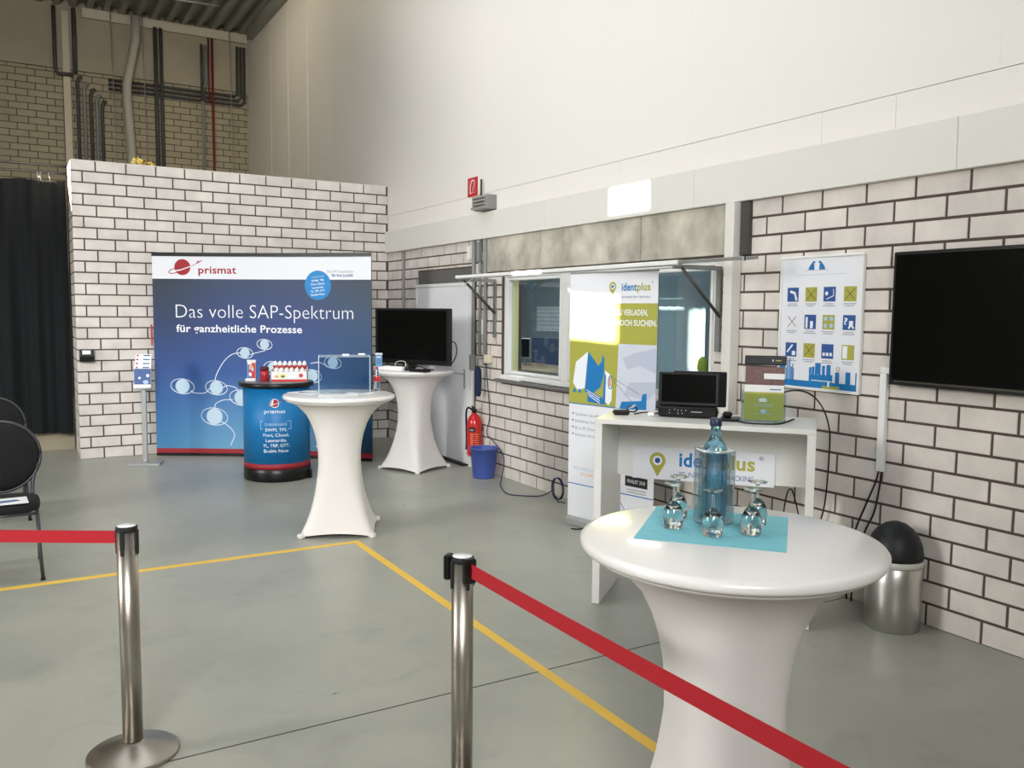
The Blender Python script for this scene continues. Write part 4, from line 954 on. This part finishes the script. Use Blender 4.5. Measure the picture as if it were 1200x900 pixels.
m_ = MB(); m_.lathe([(Ri + .001, Hc + .0005), (Ro - .003, Hc + .0005), (Ro - .0015, Hc - .003), (Ro - .003, Hc - .006)], mat('bright_rim', (226, 228, 228), .12, metal=.6), n=48); rim = m_.build('rim', t)
t = empty('water_bottle', (bx, by, ZN + .009), 'tall blue glass water bottle standing in the clear cooler', 'bottle')
m_ = MB(); m_.lathe([(.030, 0), (.036, .004), (.038, .012), (.038, .205), (.0365, .218), (.031, .232), (.020, .246), (.0155, .258), (.0148, .285), (.016, .287), (.016, .292), (.0, .292)], BGLASS, n=48); m_.build('glass_body', t)
m_ = MB(); m_.lathe([(.0175, .288), (.018, .290), (.018, .309), (.0165, .311), (0, .311)], CAPM, n=28); m_.build('cap', t)
def wine_glass():
    t = empty('wine_glass', (0, 0, 0), '', 'glass')
    m_ = MB(); m_.lathe([(.0272, 0), (.0290, .004), (.031, .02), (.031, .035), (.027, .055), (.018, .072), (.006, .081), (.0, .0822), (0, .0798), (.0055, .0788), (.0172, .0702), (.0260, .0545), (.0300, .035), (.0300, .02), (.0280, .004), (.0262, 0), (.0272, 0)], GLASS, n=32)
    m_.build('bowl', t)
    m_ = MB(); m_.lathe([(.006, .080), (.0042, .088), (.0038, .112), (.006, .122)], GLASS, n=16); m_.build('stem', t)
    m_ = MB(); m_.lathe([(.006, .122), (.012, .126), (.027, .129), (.0285, .1305), (.027, .132), (0, .132)], GLASS, n=32); m_.build('foot', t)
    return t
g0 = wine_glass()
for k, (x, y, lb) in enumerate(((1.683, 1.915, 'upturned wine glass at the left front of the bottle cooler'), (1.775, 2.000, 'upturned wine glass at the left, behind the left front one'), (1.723, 1.790, 'upturned wine glass in the middle, right before the cooler'), (1.835, 1.748, 'upturned wine glass at the right front of the bottle cooler'), (1.935, 1.822, 'upturned wine glass at the right, behind the right front one'))):
    g = g0 if k == 0 else copy_tree(g0); g.location = (x, y, ZN); tag(g, lb, 'glass', 'upturned wine glasses on the napkin')

# ------------------------------------------------------------------ exhibition desk
DU, DV = Vector((.645, -.764)), Vector((.764, .645)); rzd = math.atan2(DU.y, DU.x)
desk = empty('exhibition_desk', (2.897, 4.0, 0), 'white exhibition desk with company sign board under its top', 'desk', rz=rzd)
DW, DD, DH = 1.22, .55, 1.11
m_ = MB(); m_.box((DW / 2, DD / 2, DH - .014), (DW, DD, .028), DESKW, ch=.002); m_.build('desk_top', desk)
m_ = MB(); m_.box((.0225, DD / 2, (DH - .028) / 2 + .002), (.045, DD - .01, DH - .032), DESKW, ch=.002); m_.build('side_panel', desk)
m_ = MB(); m_.box((DW - .0225, DD / 2, (DH - .028) / 2 + .002), (.045, DD - .01, DH - .032), DESKW, ch=.002); m_.build('side_panel', desk)
m_ = MB(); m_.box((DW / 2, .46, (DH - .028 + .705) / 2), (DW - .091, .02, DH - .028 - .705), DESKW, ch=.001); m_.build('front_panel', desk)
sg = MB(); sg.box((.57, .445, .795), (.855, .008, .205), WHITEP, ch=.001); sg = part_label(sg.build('sign_board', desk), 'white sign board with lime pin symbol and lettering')
def pin(pr, u, v, r_, mt, hole, dot, d=.001):
    pts = [(u + r_ * cos(a), v + r_ * sin(a)) for a in [pi * (-.17) + (pi * 1.34) * k / 24 for k in range(25)]] + [(u, v - r_ * 2.05)]
    pr.poly(pts, mt, d); pr.ell(u, v, r_ * .6, r_ * .6, hole, d + .0012); pr.ell(u, v, r_ * .34, r_ * .34, dot, d + .0024)
pr = Print(lambda u, v, d: (u, .441 - d, v))
pin(pr, .298, .812, .050, LIP, WHITEP, NAVP)
pr.text('ident', .432, .785, .24, .088, BLP, bold=.012); pr.text('plus', .678, .785, .205, .088, LIP, bold=.012)
pr.text('®', .905, .852, .030, .024, NAVP); pr.text('3D INVENTORY TRACKING', .432, .718, .445, .034, NAVP)
pr.build('lettering', sg)

def dl(u, v): p = Vector((2.897, 4.0)) + DU * u + DV * v; return p.x, p.y
x, y = dl(.50, .27); ZD = DH + .001
t = empty('desk_monitor', (x, y, ZD), 'small black monitor in front on the white desk', 'monitor', rz=rzd + .06)
m_ = MB(); m_.box((0, .03, .165), (.355, .028, .20), BLACK, rx=-.10, ch=.006); m_.build('housing', t)
m_ = MB(); m_.box((0, .0145, .172), (.315, .003, .165), SCREEN, rx=-.10); m_.build('screen', t)
m_ = MB(); m_.box((0, .0, .035), (.345, .07, .062), BLACK, ch=.010); m_.build('control_base', t)
pr = Print(lambda u, v, d: (u, -.0355 - d, v))
for k, (u, v) in enumerate(((-.105, .045), (-.075, .05), (-.055, .045), (-.035, .045), (-.01, .046), (-.105, .028), (-.055, .028), (-.03, .028))): pr.ell(u, v, .003, .003, LGREY, n=8)
pr.rect(.02, .036, .085, .040, LGREY); pr.build('button_marks', t)
x, y = dl(.53, .475)
t = empty('rear_monitor', (x, y, ZD), 'second black monitor standing behind the small one on the desk', 'monitor', rz=rzd)
m_ = MB(); m_.box((.01, 0, .155), (.32, .03, .215), BLACK, ch=.006); m_.build('housing', t); m_ = MB(); m_.box((0, 0, .024), (.15, .12, .047), BLACK, ch=.01); m_.build('stand', t)
x, y = dl(.745, .235)
t = empty('card_terminal', (x, y, ZD), 'flat black tray with small knob right of the desk monitor', 'device', rz=rzd)
m_ = MB(); m_.box((0.0, 0, .008), (.11, .14, .015), BLACK, ch=.004); m_.build('tray', t)
m_ = MB(); m_.box((-.015, .02, .032), (.055, .05, .03), BLACK, ch=.01); m_.build('knob', t)
x, y = dl(.12, .26)
t = empty('desk_scanner', (x, y, ZD), 'small dark hand-held device at the left end of the desk', 'device', rz=rzd + .3)
m_ = MB(); m_.box((-.02, 0, .014), (.10, .07, .026), BLACKM, ch=.010); m_.build('housing', t)
m_ = MB(); m_.tube([(.05 + .03 * cos(a), .03 + .02 * sin(a), .03 + .014 * sin(a * 1)) for a in [2 * pi * i / 20 for i in range(21)]], .005, BLACK, 6); m_.tube([(.05 + .024 * cos(a), .03 + .02 * sin(a), .045 + .010 * cos(a)) for a in [2 * pi * i / 20 for i in range(21)]], .0045, ALU, 6); m_.build('coiled_cord', t)
x, y = dl(.24, .27)
t = empty('cable_tangle', (x, y, ZD), 'tangle of cable with pale plug left of the desk monitor', 'cable', rz=rzd)
m_ = MB(); m_.tube(catmull([(-.06, 0, .006), (-.02, .04, .012), (.03, .0, .02), (.07, .03, .012), (.09, .06, .03), (.12, .08, .05)], 6), .0045, BLACK, 6); m_.build('cord', t)
m_ = MB(); m_.box((.045, -.015, .012), (.04, .03, .022), WHITE, ch=.004); m_.build('plug', t)
m_ = MB(); P = [dl(.80, .16), dl(.86, .10), dl(.95, .10), dl(1.03, .15), dl(1.09, .19), dl(1.10, .22)]
m_.tube(catmull([(p[0], p[1], ZD + .006 + (.02 if i > 3 else 0)) for i, p in enumerate(P)], 5), .005, BLACK, 6); tag(m_.build('desk_cable'), 'black cable running along the desk before the brochure holder', 'cable')
m_ = MB(); m_.tube(catmull([(4.10, 3.72, 1.14), (4.12, 3.75, 1.20), (4.20, 3.72, 1.245), (4.22, 3.60, 1.245), (4.25, 3.52, 1.18), (4.27, 3.47, 1.06), (4.29, 3.47, .9), (4.29, 3.5, .5), (4.29, 3.62, .3), (4.28, 3.74, .6), (4.28, 3.80, .45), (4.28, 3.8, .01)], 6), .005, BLACK, 6)
tag(m_.build('looping_cable'), 'black cable arching off the right end of the desk', 'cable')
# brochure holder
x, y = dl(.93, .26)
t = empty('brochure_holder', (x, y, ZD), 'clear brochure holder with black header on the desk', 'holder', rz=rzd + .02); t.scale = (1.04, 1.0, 1.09)
m_ = MB(); m_.box((0, .09, .17), (.225, .004, .33), PLEXI, rx=-.12); m_.build('back_panel', t)
m_ = MB(); m_.box((0, -.045, .075), (.235, .004, .15), PLEXI, rx=-.06); m_.box((-.115, .015, .08), (.004, .12, .16), PLEXI); m_.box((.115, .015, .08), (.004, .12, .16), PLEXI); m_.box((0, .01, .003), (.235, .12, .005), PLEXI); m_.build('pocket', t)
m_ = MB(); m_.box((.0, .106, .318), (.225, .012, .05), BLACK, rx=-.12, ch=.004); m_.build('header', t)
pr = Print(lambda u, v, d: (u, .099 - d, v)); pr.ell(.04, .318, .004, .007, LGREY, n=8); pr.rect(.055, .315, .085, .321, LIP); pr.build('header_print', t)
m_ = MB(); m_.box((0, .076, .20), (.21, .004, .17), PHOTO, rx=-.12); m_.box((.05, .070, .235), (.11, .003, .03), WHITE, rx=-.12); m_.build('rear_brochure', t)
m_ = MB(); m_.box((0, .0, .1), (.21, .006, .185), WHITE, rx=-.08); m_.build('front_brochure', t)
pr = Print(lambda u, v, d: (u, .0 - .0045 + (v - .1) * .08 - d, v)); pr.rect(-.105, .008, .105, .155, LIP)
pr.ell(-.005, .115, .022, .009, WHT, .002, 12); pr.rect(-.03, .104, .02, .107, WHT, .002); pr.rect(-.05, .088, .05, .0905, SKYP, .002); pr.rect(-.05, .08, .05, .0815, SKYP, .002); pr.ell(0, .055, .016, .010, SKYP, .002, 10); pr.rect(-.05, .04, .05, .042, SKYP, .002)
pr.rect(.03, .168, .09, .173, NAVP, .002); pr.build('print', t)

# ------------------------------------------------------------------ roll-up banner
Lb, Rb = Vector((3.857, 5.678)), Vector((4.045, 4.827)); WB = (Rb - Lb).length; DB = (Rb - Lb) / WB; rzb = math.atan2(DB.y, DB.x)
t = empty('roll_up_banner', (Lb.x, Lb.y, 0), 'tall white and lime roll-up banner with blue truck picture', 'banner', rz=rzb)
m_ = MB(); m_.prism([(-.06, .005), (-.055, .05), (-.03, .075), (.03, .075), (.055, .05), (.06, .005)], -.0, WB, ALU, lambda x_, y_, z_: (z_, x_ + .03, y_)); m_.build('base_cassette', t)
m_ = MB(); m_.box((WB / 2, 0, 1.05), (WB, .002, 1.96), WHITEP); m_.build('banner_sheet', t)
m_ = MB(); m_.box((WB / 2, 0, 2.036), (WB + .01, .012, .014), ALU, ch=.002); m_.build('top_bar', t)
m_ = MB(); m_.tube([(WB / 2, .02, .06), (WB / 2, .02, 2.03)], .008, ALU); m_.build('support_pole', t)
pr = Print(lambda u, v, d: (u, -.0012 - d, v))
LM = mat('lime_banner_print', (170, 170, 72), .5)
pr.rect(.0, 1.0, WB, 1.797, LM); pr.poly([(.49, .99), (WB, .99), (WB, 1.49), (.51, 1.49)], mat('photo_pale', (206, 212, 226), .5), .0014)
pr.poly([(.55, 1.38), (.65, 1.42), (WB, 1.47), (WB, 1.28), (.72, 1.33), (.60, 1.30)], mat('photo_grey', (186, 194, 212), .5), .002); pr.poly([(.57, 1.10), (.80, 1.08), (WB, 1.14), (WB, 1.22), (.62, 1.20)], MATS['photo_grey'], .002)
pin(pr, .440, 1.925, .035, LIP, WHITEP, BLP)
pr.text('ident', .528, 1.893, .145, .058, BLP, bold=.012); pr.text('plus', .677, 1.893, .125, .058, LIP, bold=.012); pr.text('®', .812, 1.945, .016, .014, NAVP)
pr.text('3D INVENTORY TRACKING', .528, 1.838, .275, .015, NAVP)
pr.text('ZU VERLADEN,', .477, 1.708, .305, .045, WHT, bold=.006); pr.text('E NOCH SUCHEN.', .437, 1.630, .43, .045, WHT, bold=.006)
# truck
pr.poly([(.04, 1.16), (.07, 1.33), (.20, 1.42), (.17, 1.13), (.10, 1.10)], WHT, .002); pr.poly([(.17, 1.10), (.20, 1.42), (.31, 1.31), (.33, 1.14), (.24, 1.08)], BLP, .0024)
pr.poly([(.31, 1.31), (.345, 1.35), (.35, 1.40), (.37, 1.37), (.37, 1.25), (.33, 1.14)], BLP, .0024); pr.poly([(.38, 1.28), (.43, 1.25), (.455, 1.20), (.45, 1.05), (.42, 1.01), (.38, 1.04)], WHT, .0024)
pr.poly([(.20, 1.12), (.36, 1.06), (.375, 1.26), (.39, 1.24), (.385, 1.01), (.20, 1.02)], BLP, .0028); pr.ring(.435, 1.19, .02, .05, .008, BLP, .003); pr.rect(.42, 1.16, .445, 1.23, ORANGE, .0028)
for u, v in ((.06, 1.10), (.115, 1.10)): pr.rect(u - .015, v - .013, u + .015, v + .015, BLP, .0028)
for k in range(3): pr.stroke([(.19 + .01 * k, 1.115 - .02 * k), (.33, 1.06 - .02 * k)], .006, WHT, .0034)
pr.stroke([(.47, 1.22), (.72, 1.12)], .003, DARKMET, .003); pr.stroke([(.47, 1.20), (.66, 1.05)], .003, DARKMET, .003)
pr.poly([(.53, .995), (.55, 1.05), (.74, 1.07), (.75, 1.12), (.79, 1.13), (.79, .995)], BLP, .003)
pr.rect(0, .992, WB, 1.0, BLP, .0014)
for k, s_ in enumerate(('Scanfreie Identifikation', 'Fehlerfreie Verladung', 'Bis zu 3D Ortung', 'Industrie 4.0 bereit')):
    pr.ell(.045, .915 - .055 * k, .008, .008, NAVP, n=10); pr.text(s_, .072, .900 - .055 * k, .022 * len(s_) * .62, .026, GREYL)
pr.text('WIR SIND LADE', .055, .462, .26, .026, SKYP); pr.text('TO START', .13, .42, .16, .022, ORANGE)
pr.rect(0, .338, WB, .346, BLP, .0014)
pr.rect(.60, .50, .815, .60, BLACKP, .001); pr.rect(.60, .41, .815, .488, BLACKP, .001); pr.text('FINALIST 2018', .622, .437, .17, .028, WHT, d=.002)
for k in range(2): pr.rect(.62, .382 - .02 * k, .80, .388 - .02 * k, GREYL)
pr.stroke([(.53, .30), (.60, .22)], .006, BLP)
pr.build('print', t)

# ------------------------------------------------------------------ stanchions and belts
def stanchion(x, y, rz, label, disc=True, copy=None):
    t = empty('barrier_post', (x, y, 0), label, 'barrier post', 'steel barrier posts', rz=rz)
    m_ = MB(); m_.lathe([(.165, 0), (.168, .004), (.168, .012), (.160, .018), (.10, .034), (.055, .052), (.040, .058), (.0375, .06)], STEEL, n=64); m_.build('base', t)
    m_ = MB(); m_.lathe([(.0370, .05), (.0370, .885)], STEEL, n=40); m_.build('pole', t)
    m_ = MB(); m_.lathe([(.0375, .8851), (.0385, .887), (.0385, .903), (.036, .905)], BLACKM, n=40); m_.build('collar', t)
    m_ = MB(); m_.lathe([(.034, .9052), (.034, .907), (0, .907)], WHITE, n=32); m_.build('cap', t)
    for k in range(4):
        a = pi / 4 + k * pi / 2; c, s_ = cos(a), sin(a)
        m_ = MB(); m_.box((.0385 * c, .0385 * s_, .855), (.010, .016, .075), BLACKM, rz=a, ch=.002); m_.box((.0385 * c, .0385 * s_, .81), (.008, .012, .025), BLACKM, rz=a); m_.build('belt_slot', t)
    return t
s1 = stanchion(.336, 3.47, -1.35, 'steel barrier post at the left carrying the red belt')
s2 = stanchion(1.276, 2.505, .78, 'steel barrier post in the centre foreground')
s3 = stanchion(1.335, .10, .78, 'steel barrier post beside the camera at the end of the right belt')
s4 = stanchion(-1.75, 4.80, 2.2, 'steel barrier post beyond the left picture edge')
for (x, y, a) in ((1.276, 2.505, -pi / 2 + .0), (1.276, 2.505, pi * .75)):
    m_ = MB(); m_.box((0, 0, .865), (.024, .045, .085), BLACK, ch=.005)
    o = m_.build('belt_clip', s2); o.location = Matrix.Rotation(-.78, 3, 'Z') @ Vector((.050 * cos(a), .050 * sin(a), 0)); o.rotation_euler = (0, 0, a - .78)
def belt(p, q, z0, z1, label):
    m_ = MB(); a, b = Vector(p), Vector(q); d = (b - a).normalized(); n_ = Vector((-d.y, d.x)) * .0012; N2 = 14; vs = []; fs = []
    for i in range(N2 + 1):
        s_ = i / N2; c = a + (b - a) * s_; zc = z0 + (z1 - z0) * s_ - .010 * 4 * s_ * (1 - s_) 
        for nn in (n_, -n_):
            for h_ in (-.024, .024): vs.append((c.x + nn.x, c.y + nn.y, zc + h_))
    for i in range(N2):
        for e in ((0, 1), (1, 3), (3, 2), (2, 0)): fs.append((4 * i + e[0], 4 * i + e[1], 4 * i + 4 + e[1], 4 * i + 4 + e[0]))
    m_.add(vs, fs, BELT); return tag(m_.build('barrier_belt'), label, 'belt', 'red barrier belts')
belt((1.278, 2.442), (1.335, .14), .868, .875, 'red belt running right from the centre barrier post')
belt((.30, 3.495), (-1.72, 4.78), .860, .865, 'red belt running left from the left barrier post')

# ------------------------------------------------------------------ chairs
def chair(loc, rz, label):
    t = empty('banquet_chair', loc, label, 'chair', 'black round-backed chairs', rz=rz)
    m_ = MB()     # seat cushion, rounded square
    vs = []; fs = []; n = 40; prof = [(.20, .435), (.222, .445), (.226, .465), (.22, .485), (.19, .498), (.0, .502)]
    for r_, z in prof:
        for i in range(n):
            a = 2 * pi * i / n; c, s_ = abs(cos(a)), abs(sin(a)); q = max(r_, .0001) / ((c ** 4 + s_ ** 4) ** .25); vs.append((q * cos(a), q * sin(a) - .01, z))
    for j in range(len(prof) - 1):
        for i in range(n): fs.append((j * n + i, j * n + (i + 1) % n, (j + 1) * n + (i + 1) % n, (j + 1) * n + i))
    fs.append(tuple(range(n))[::-1]); m_.add(vs, fs, FABB, True); m_.build('seat', t)
    m_ = MB(); m_.tube([(-.2, -.21, .43), (.2, -.21, .43), (.205, .18, .43), (-.205, .18, .43), (-.2, -.21, .43)], .010, CHAIRM); m_.build('seat_frame', t)
    def bk(u, v, d): return (u, .245 + (v - .73) * .14 + d, v)
    m_ = MB(); vs = []; fs = []; n = 44; pr_ = [(.0, -.04), (.17, -.038), (.215, -.025), (.235, 0.0), (.215, .018), (.0, .022)]
    for r_, d in pr_:
        for i in range(n):
            a = 2 * pi * i / n; vs.append(bk(r_ * cos(a) * 1.0, .735 + r_ * .96 * sin(a), d + .02 * (r_ * cos(a) / .235) ** 2))
    for j in range(len(pr_) - 1):
        for i in range(n): fs.append((j * n + i, j * n + (i + 1) % n, (j + 1) * n + (i + 1) % n, (j + 1) * n + i))
    m_.add(vs, fs, FABB, True); m_.build('backrest', t)
    m_ = MB(); m_.tube([bk(.242 * cos(a), .735 + .232 * sin(a), .008 + .02 * cos(a) ** 2) for a in [2 * pi * i / 40 for i in range(41)]], .011, CHAIRM); m_.build('back_frame', t)
    for s_ in (-1, 1):
        m_ = MB(); m_.tube([(s_ * .205, -.20, .43), (s_ * .212, -.215, .2), (s_ * .222, -.235, .012)], .0115, CHAIRM); m_.tube([(s_ * .222, -.235, .0), (s_ * .222, -.235, .018)], .014, BLACKM); m_.build('front_leg', t)
        m_ = MB(); m_.tube(catmull([(s_ * .215, .30, .002), (s_ * .215, .24, .25), (s_ * .20, .215, .42), (s_ * .185, .225, .5), (s_ * .20, .25, .60), (s_ * .225, .258, .68)], 5), .0115, CHAIRM); m_.build('rear_leg', t)
        m_ = MB(); m_.tube([(s_ * .15, .18, .43), (s_ * .15, .24, .54)], .008, CHAIRM); m_.build('back_strut', t)
    return t
chair((-.13, 6.28, 0), .0, 'black round-backed chair in front at the left edge, papers on seat')
chair((-.19, 8.05, 0), .05, 'black round-backed chair behind the front one at the left edge')
sheet('paper_sheet', (-.125, 6.16, .503), .30, .21, .05, 'white printed papers on the seat of the front chair', [('poly', ([(.06, .05), (.26, .09), (.24, .13), (.10, .12)], NAVP))], cat='paper')

# ------------------------------------------------------------------ leaflet stand
t = empty('leaflet_stand', (1.185, 10.08, 0), 'slim silver leaflet stand before the brick block', 'stand', rz=-.32)
m_ = MB(); m_.box((0, 0, .012), (.34, .24, .022), ALU, ch=.004); m_.build('base', t)
m_ = MB(); m_.box((0, .02, .43), (.052, .03, .81), ALU, ch=.004); m_.build('column', t)
m_ = MB(); m_.box((0, .035, .99), (.185, .006, .34), PLEXI, rx=-.18); m_.build('holder', t)
for k in range(4):
    z = .86 + .043 * k
    m_ = MB(); m_.box((0, -.02 + .022 * k + .0, z + .115), (.175 - .004 * k, .003, .24), WHITE, rx=-.18); o = m_.build('leaflet', t)
    pr = Print(lambda u, v, d, k=k, z=z: (u, -.02 + .022 * k - .0018 + (v - z - .115) * .18 - d, v))
    if k == 0: pr.rect(-.085, z + .035, .085, z + .205, NAVP if False else mat('leaflet_blue', (70, 96, 150), .5)); pr.ell(.055, z + .13, .018, .018, WHT, .002, 12); pr.ell(-.03, z + .105, .014, .014, WHT, .002, 12); pr.ell(.035, z + .06, .03, .022, SKYP, .002, 12)
    pr.rect(.0, z + .212, .07, z + .224, NAVP); pr.rect(-.07, z + .21, -.05, z + .226, REDL); pr.build('print', o)

# ------------------------------------------------------------------ bin, bucket, extinguisher
t = empty('waste_bin', (4.165, 2.905, 0), 'round steel waste bin with black domed lid by the brick wall', 'bin')
m_ = MB(); m_.lathe([(.140, .0), (.146, .006), (.146, .352), (.143, .356)], mat('bin_steel', (206, 206, 202), .3, metal=1.0, var=.06, scale=30, stretch=(18, 18, .6)), n=64); m_.build('body', t)
m_ = MB(); m_.lathe([(.146, .3565), (.152, .358), (.153, .388), (.147, .392)], mat('grey_rim', (196, 196, 188), .45), n=64); m_.build('rim', t)
m_ = MB(); m_.lathe([(.146, .3925), (.147, .42), (.140, .465), (.120, .515), (.092, .553), (.055, .58), (.02, .592), (0, .593)], mat('black_dome', (20, 25, 26), .5), n=64)
m_.build('domed_lid', t)
m_ = MB(); m_.lathe([(.1475, .405), (.1482, .407), (.1482, .412), (.1475, .414)], BLACKM, n=48); m_.build('lid_ring', t)
t = empty('bucket', (4.165, 7.70, 0), 'blue plastic bucket standing before the extinguisher', 'bucket')
m_ = MB(); m_.lathe([(.0, .004), (.108, .004), (.112, .0), (.113, .01), (.140, .30), (.150, .302), (.150, .316), (.138, .318), (.136, .30), (.108, .02), (.0, .015)], BLUEB, n=48); m_.build('tub', t)
m_ = MB(); m_.tube([(.148 * cos(a), .148 * sin(a) , .300 - .05 * abs(sin(a)) - .0) for a in [pi * i / 20 for i in range(21)]], .003, GALV, 6); m_.build('handle', t)
t = empty('fire_extinguisher', (4.25, 8.075, .16), 'red fire extinguisher mounted on the wall beside the door', 'extinguisher')
m_ = MB(); m_.lathe([(.06, 0), (.078, .015), (.080, .03), (.080, .36), (.070, .41), (.045, .445), (.025, .46), (.022, .48)], RED, n=40); m_.build('cylinder', t)
m_ = MB(); m_.lathe([(.028, .478), (.028, .51), (.018, .52)], BLACK, n=20); m_.box((-.02, .0, .535), (.13, .022, .022), BLACK, rz=1.2, ch=.005); m_.box((-.02, 0, .515), (.10, .02, .012), BLACK, rz=1.2); m_.build('valve', t)
m_ = MB(); m_.tube(catmull([(-.01, .02, .50), (-.03, .09, .52), (-.03, .135, .46), (-.03, .13, .3), (-.035, .115, .15), (-.05, .10, .06)], 6), .011, BLACK); m_.build('hose', t)
azx = math.atan2(-8.07, -4.245)
pr = Print(lambda u, v, d: ((.0802 + d) * cos(azx + u / .08), (.0802 + d) * sin(azx + u / .08), v))
def strips(u0, v0, u1, v1, mt, d=.0008, k=10):
    for i in range(k): pr.rect(u0 + (u1 - u0) * i / k, v0, u0 + (u1 - u0) * (i + 1) / k, v1, mt, d)
strips(-.06, .27, .01, .325, BLACKP); strips(-.05, .285, -.01, .30, GREYL, .002)
for k in range(9): strips(-.045 + .006 * (k % 2), .245 - .022 * k, -.005 - .004 * (k % 3), .251 - .022 * k, ORANGE); strips(.006, .245 - .022 * k, .05, .251 - .022 * k, ORANGE)
strips(.0, .03, .05, .07, LGREY); pr.build('printed_label', t)
m_ = MB(); m_.box((.082, 0, .3), (.02, .08, .05), DARKMET); m_.build('wall_bracket', t)
# white block on the sill
m_ = MB(); m_.box((XR - .0, 7.42, WZ0 + .026), (.09, .36, .05), WHITE, ch=.01); tag(m_.build('sill_parcel'), 'long white parcel lying on the left end of the window sill', 'parcel')
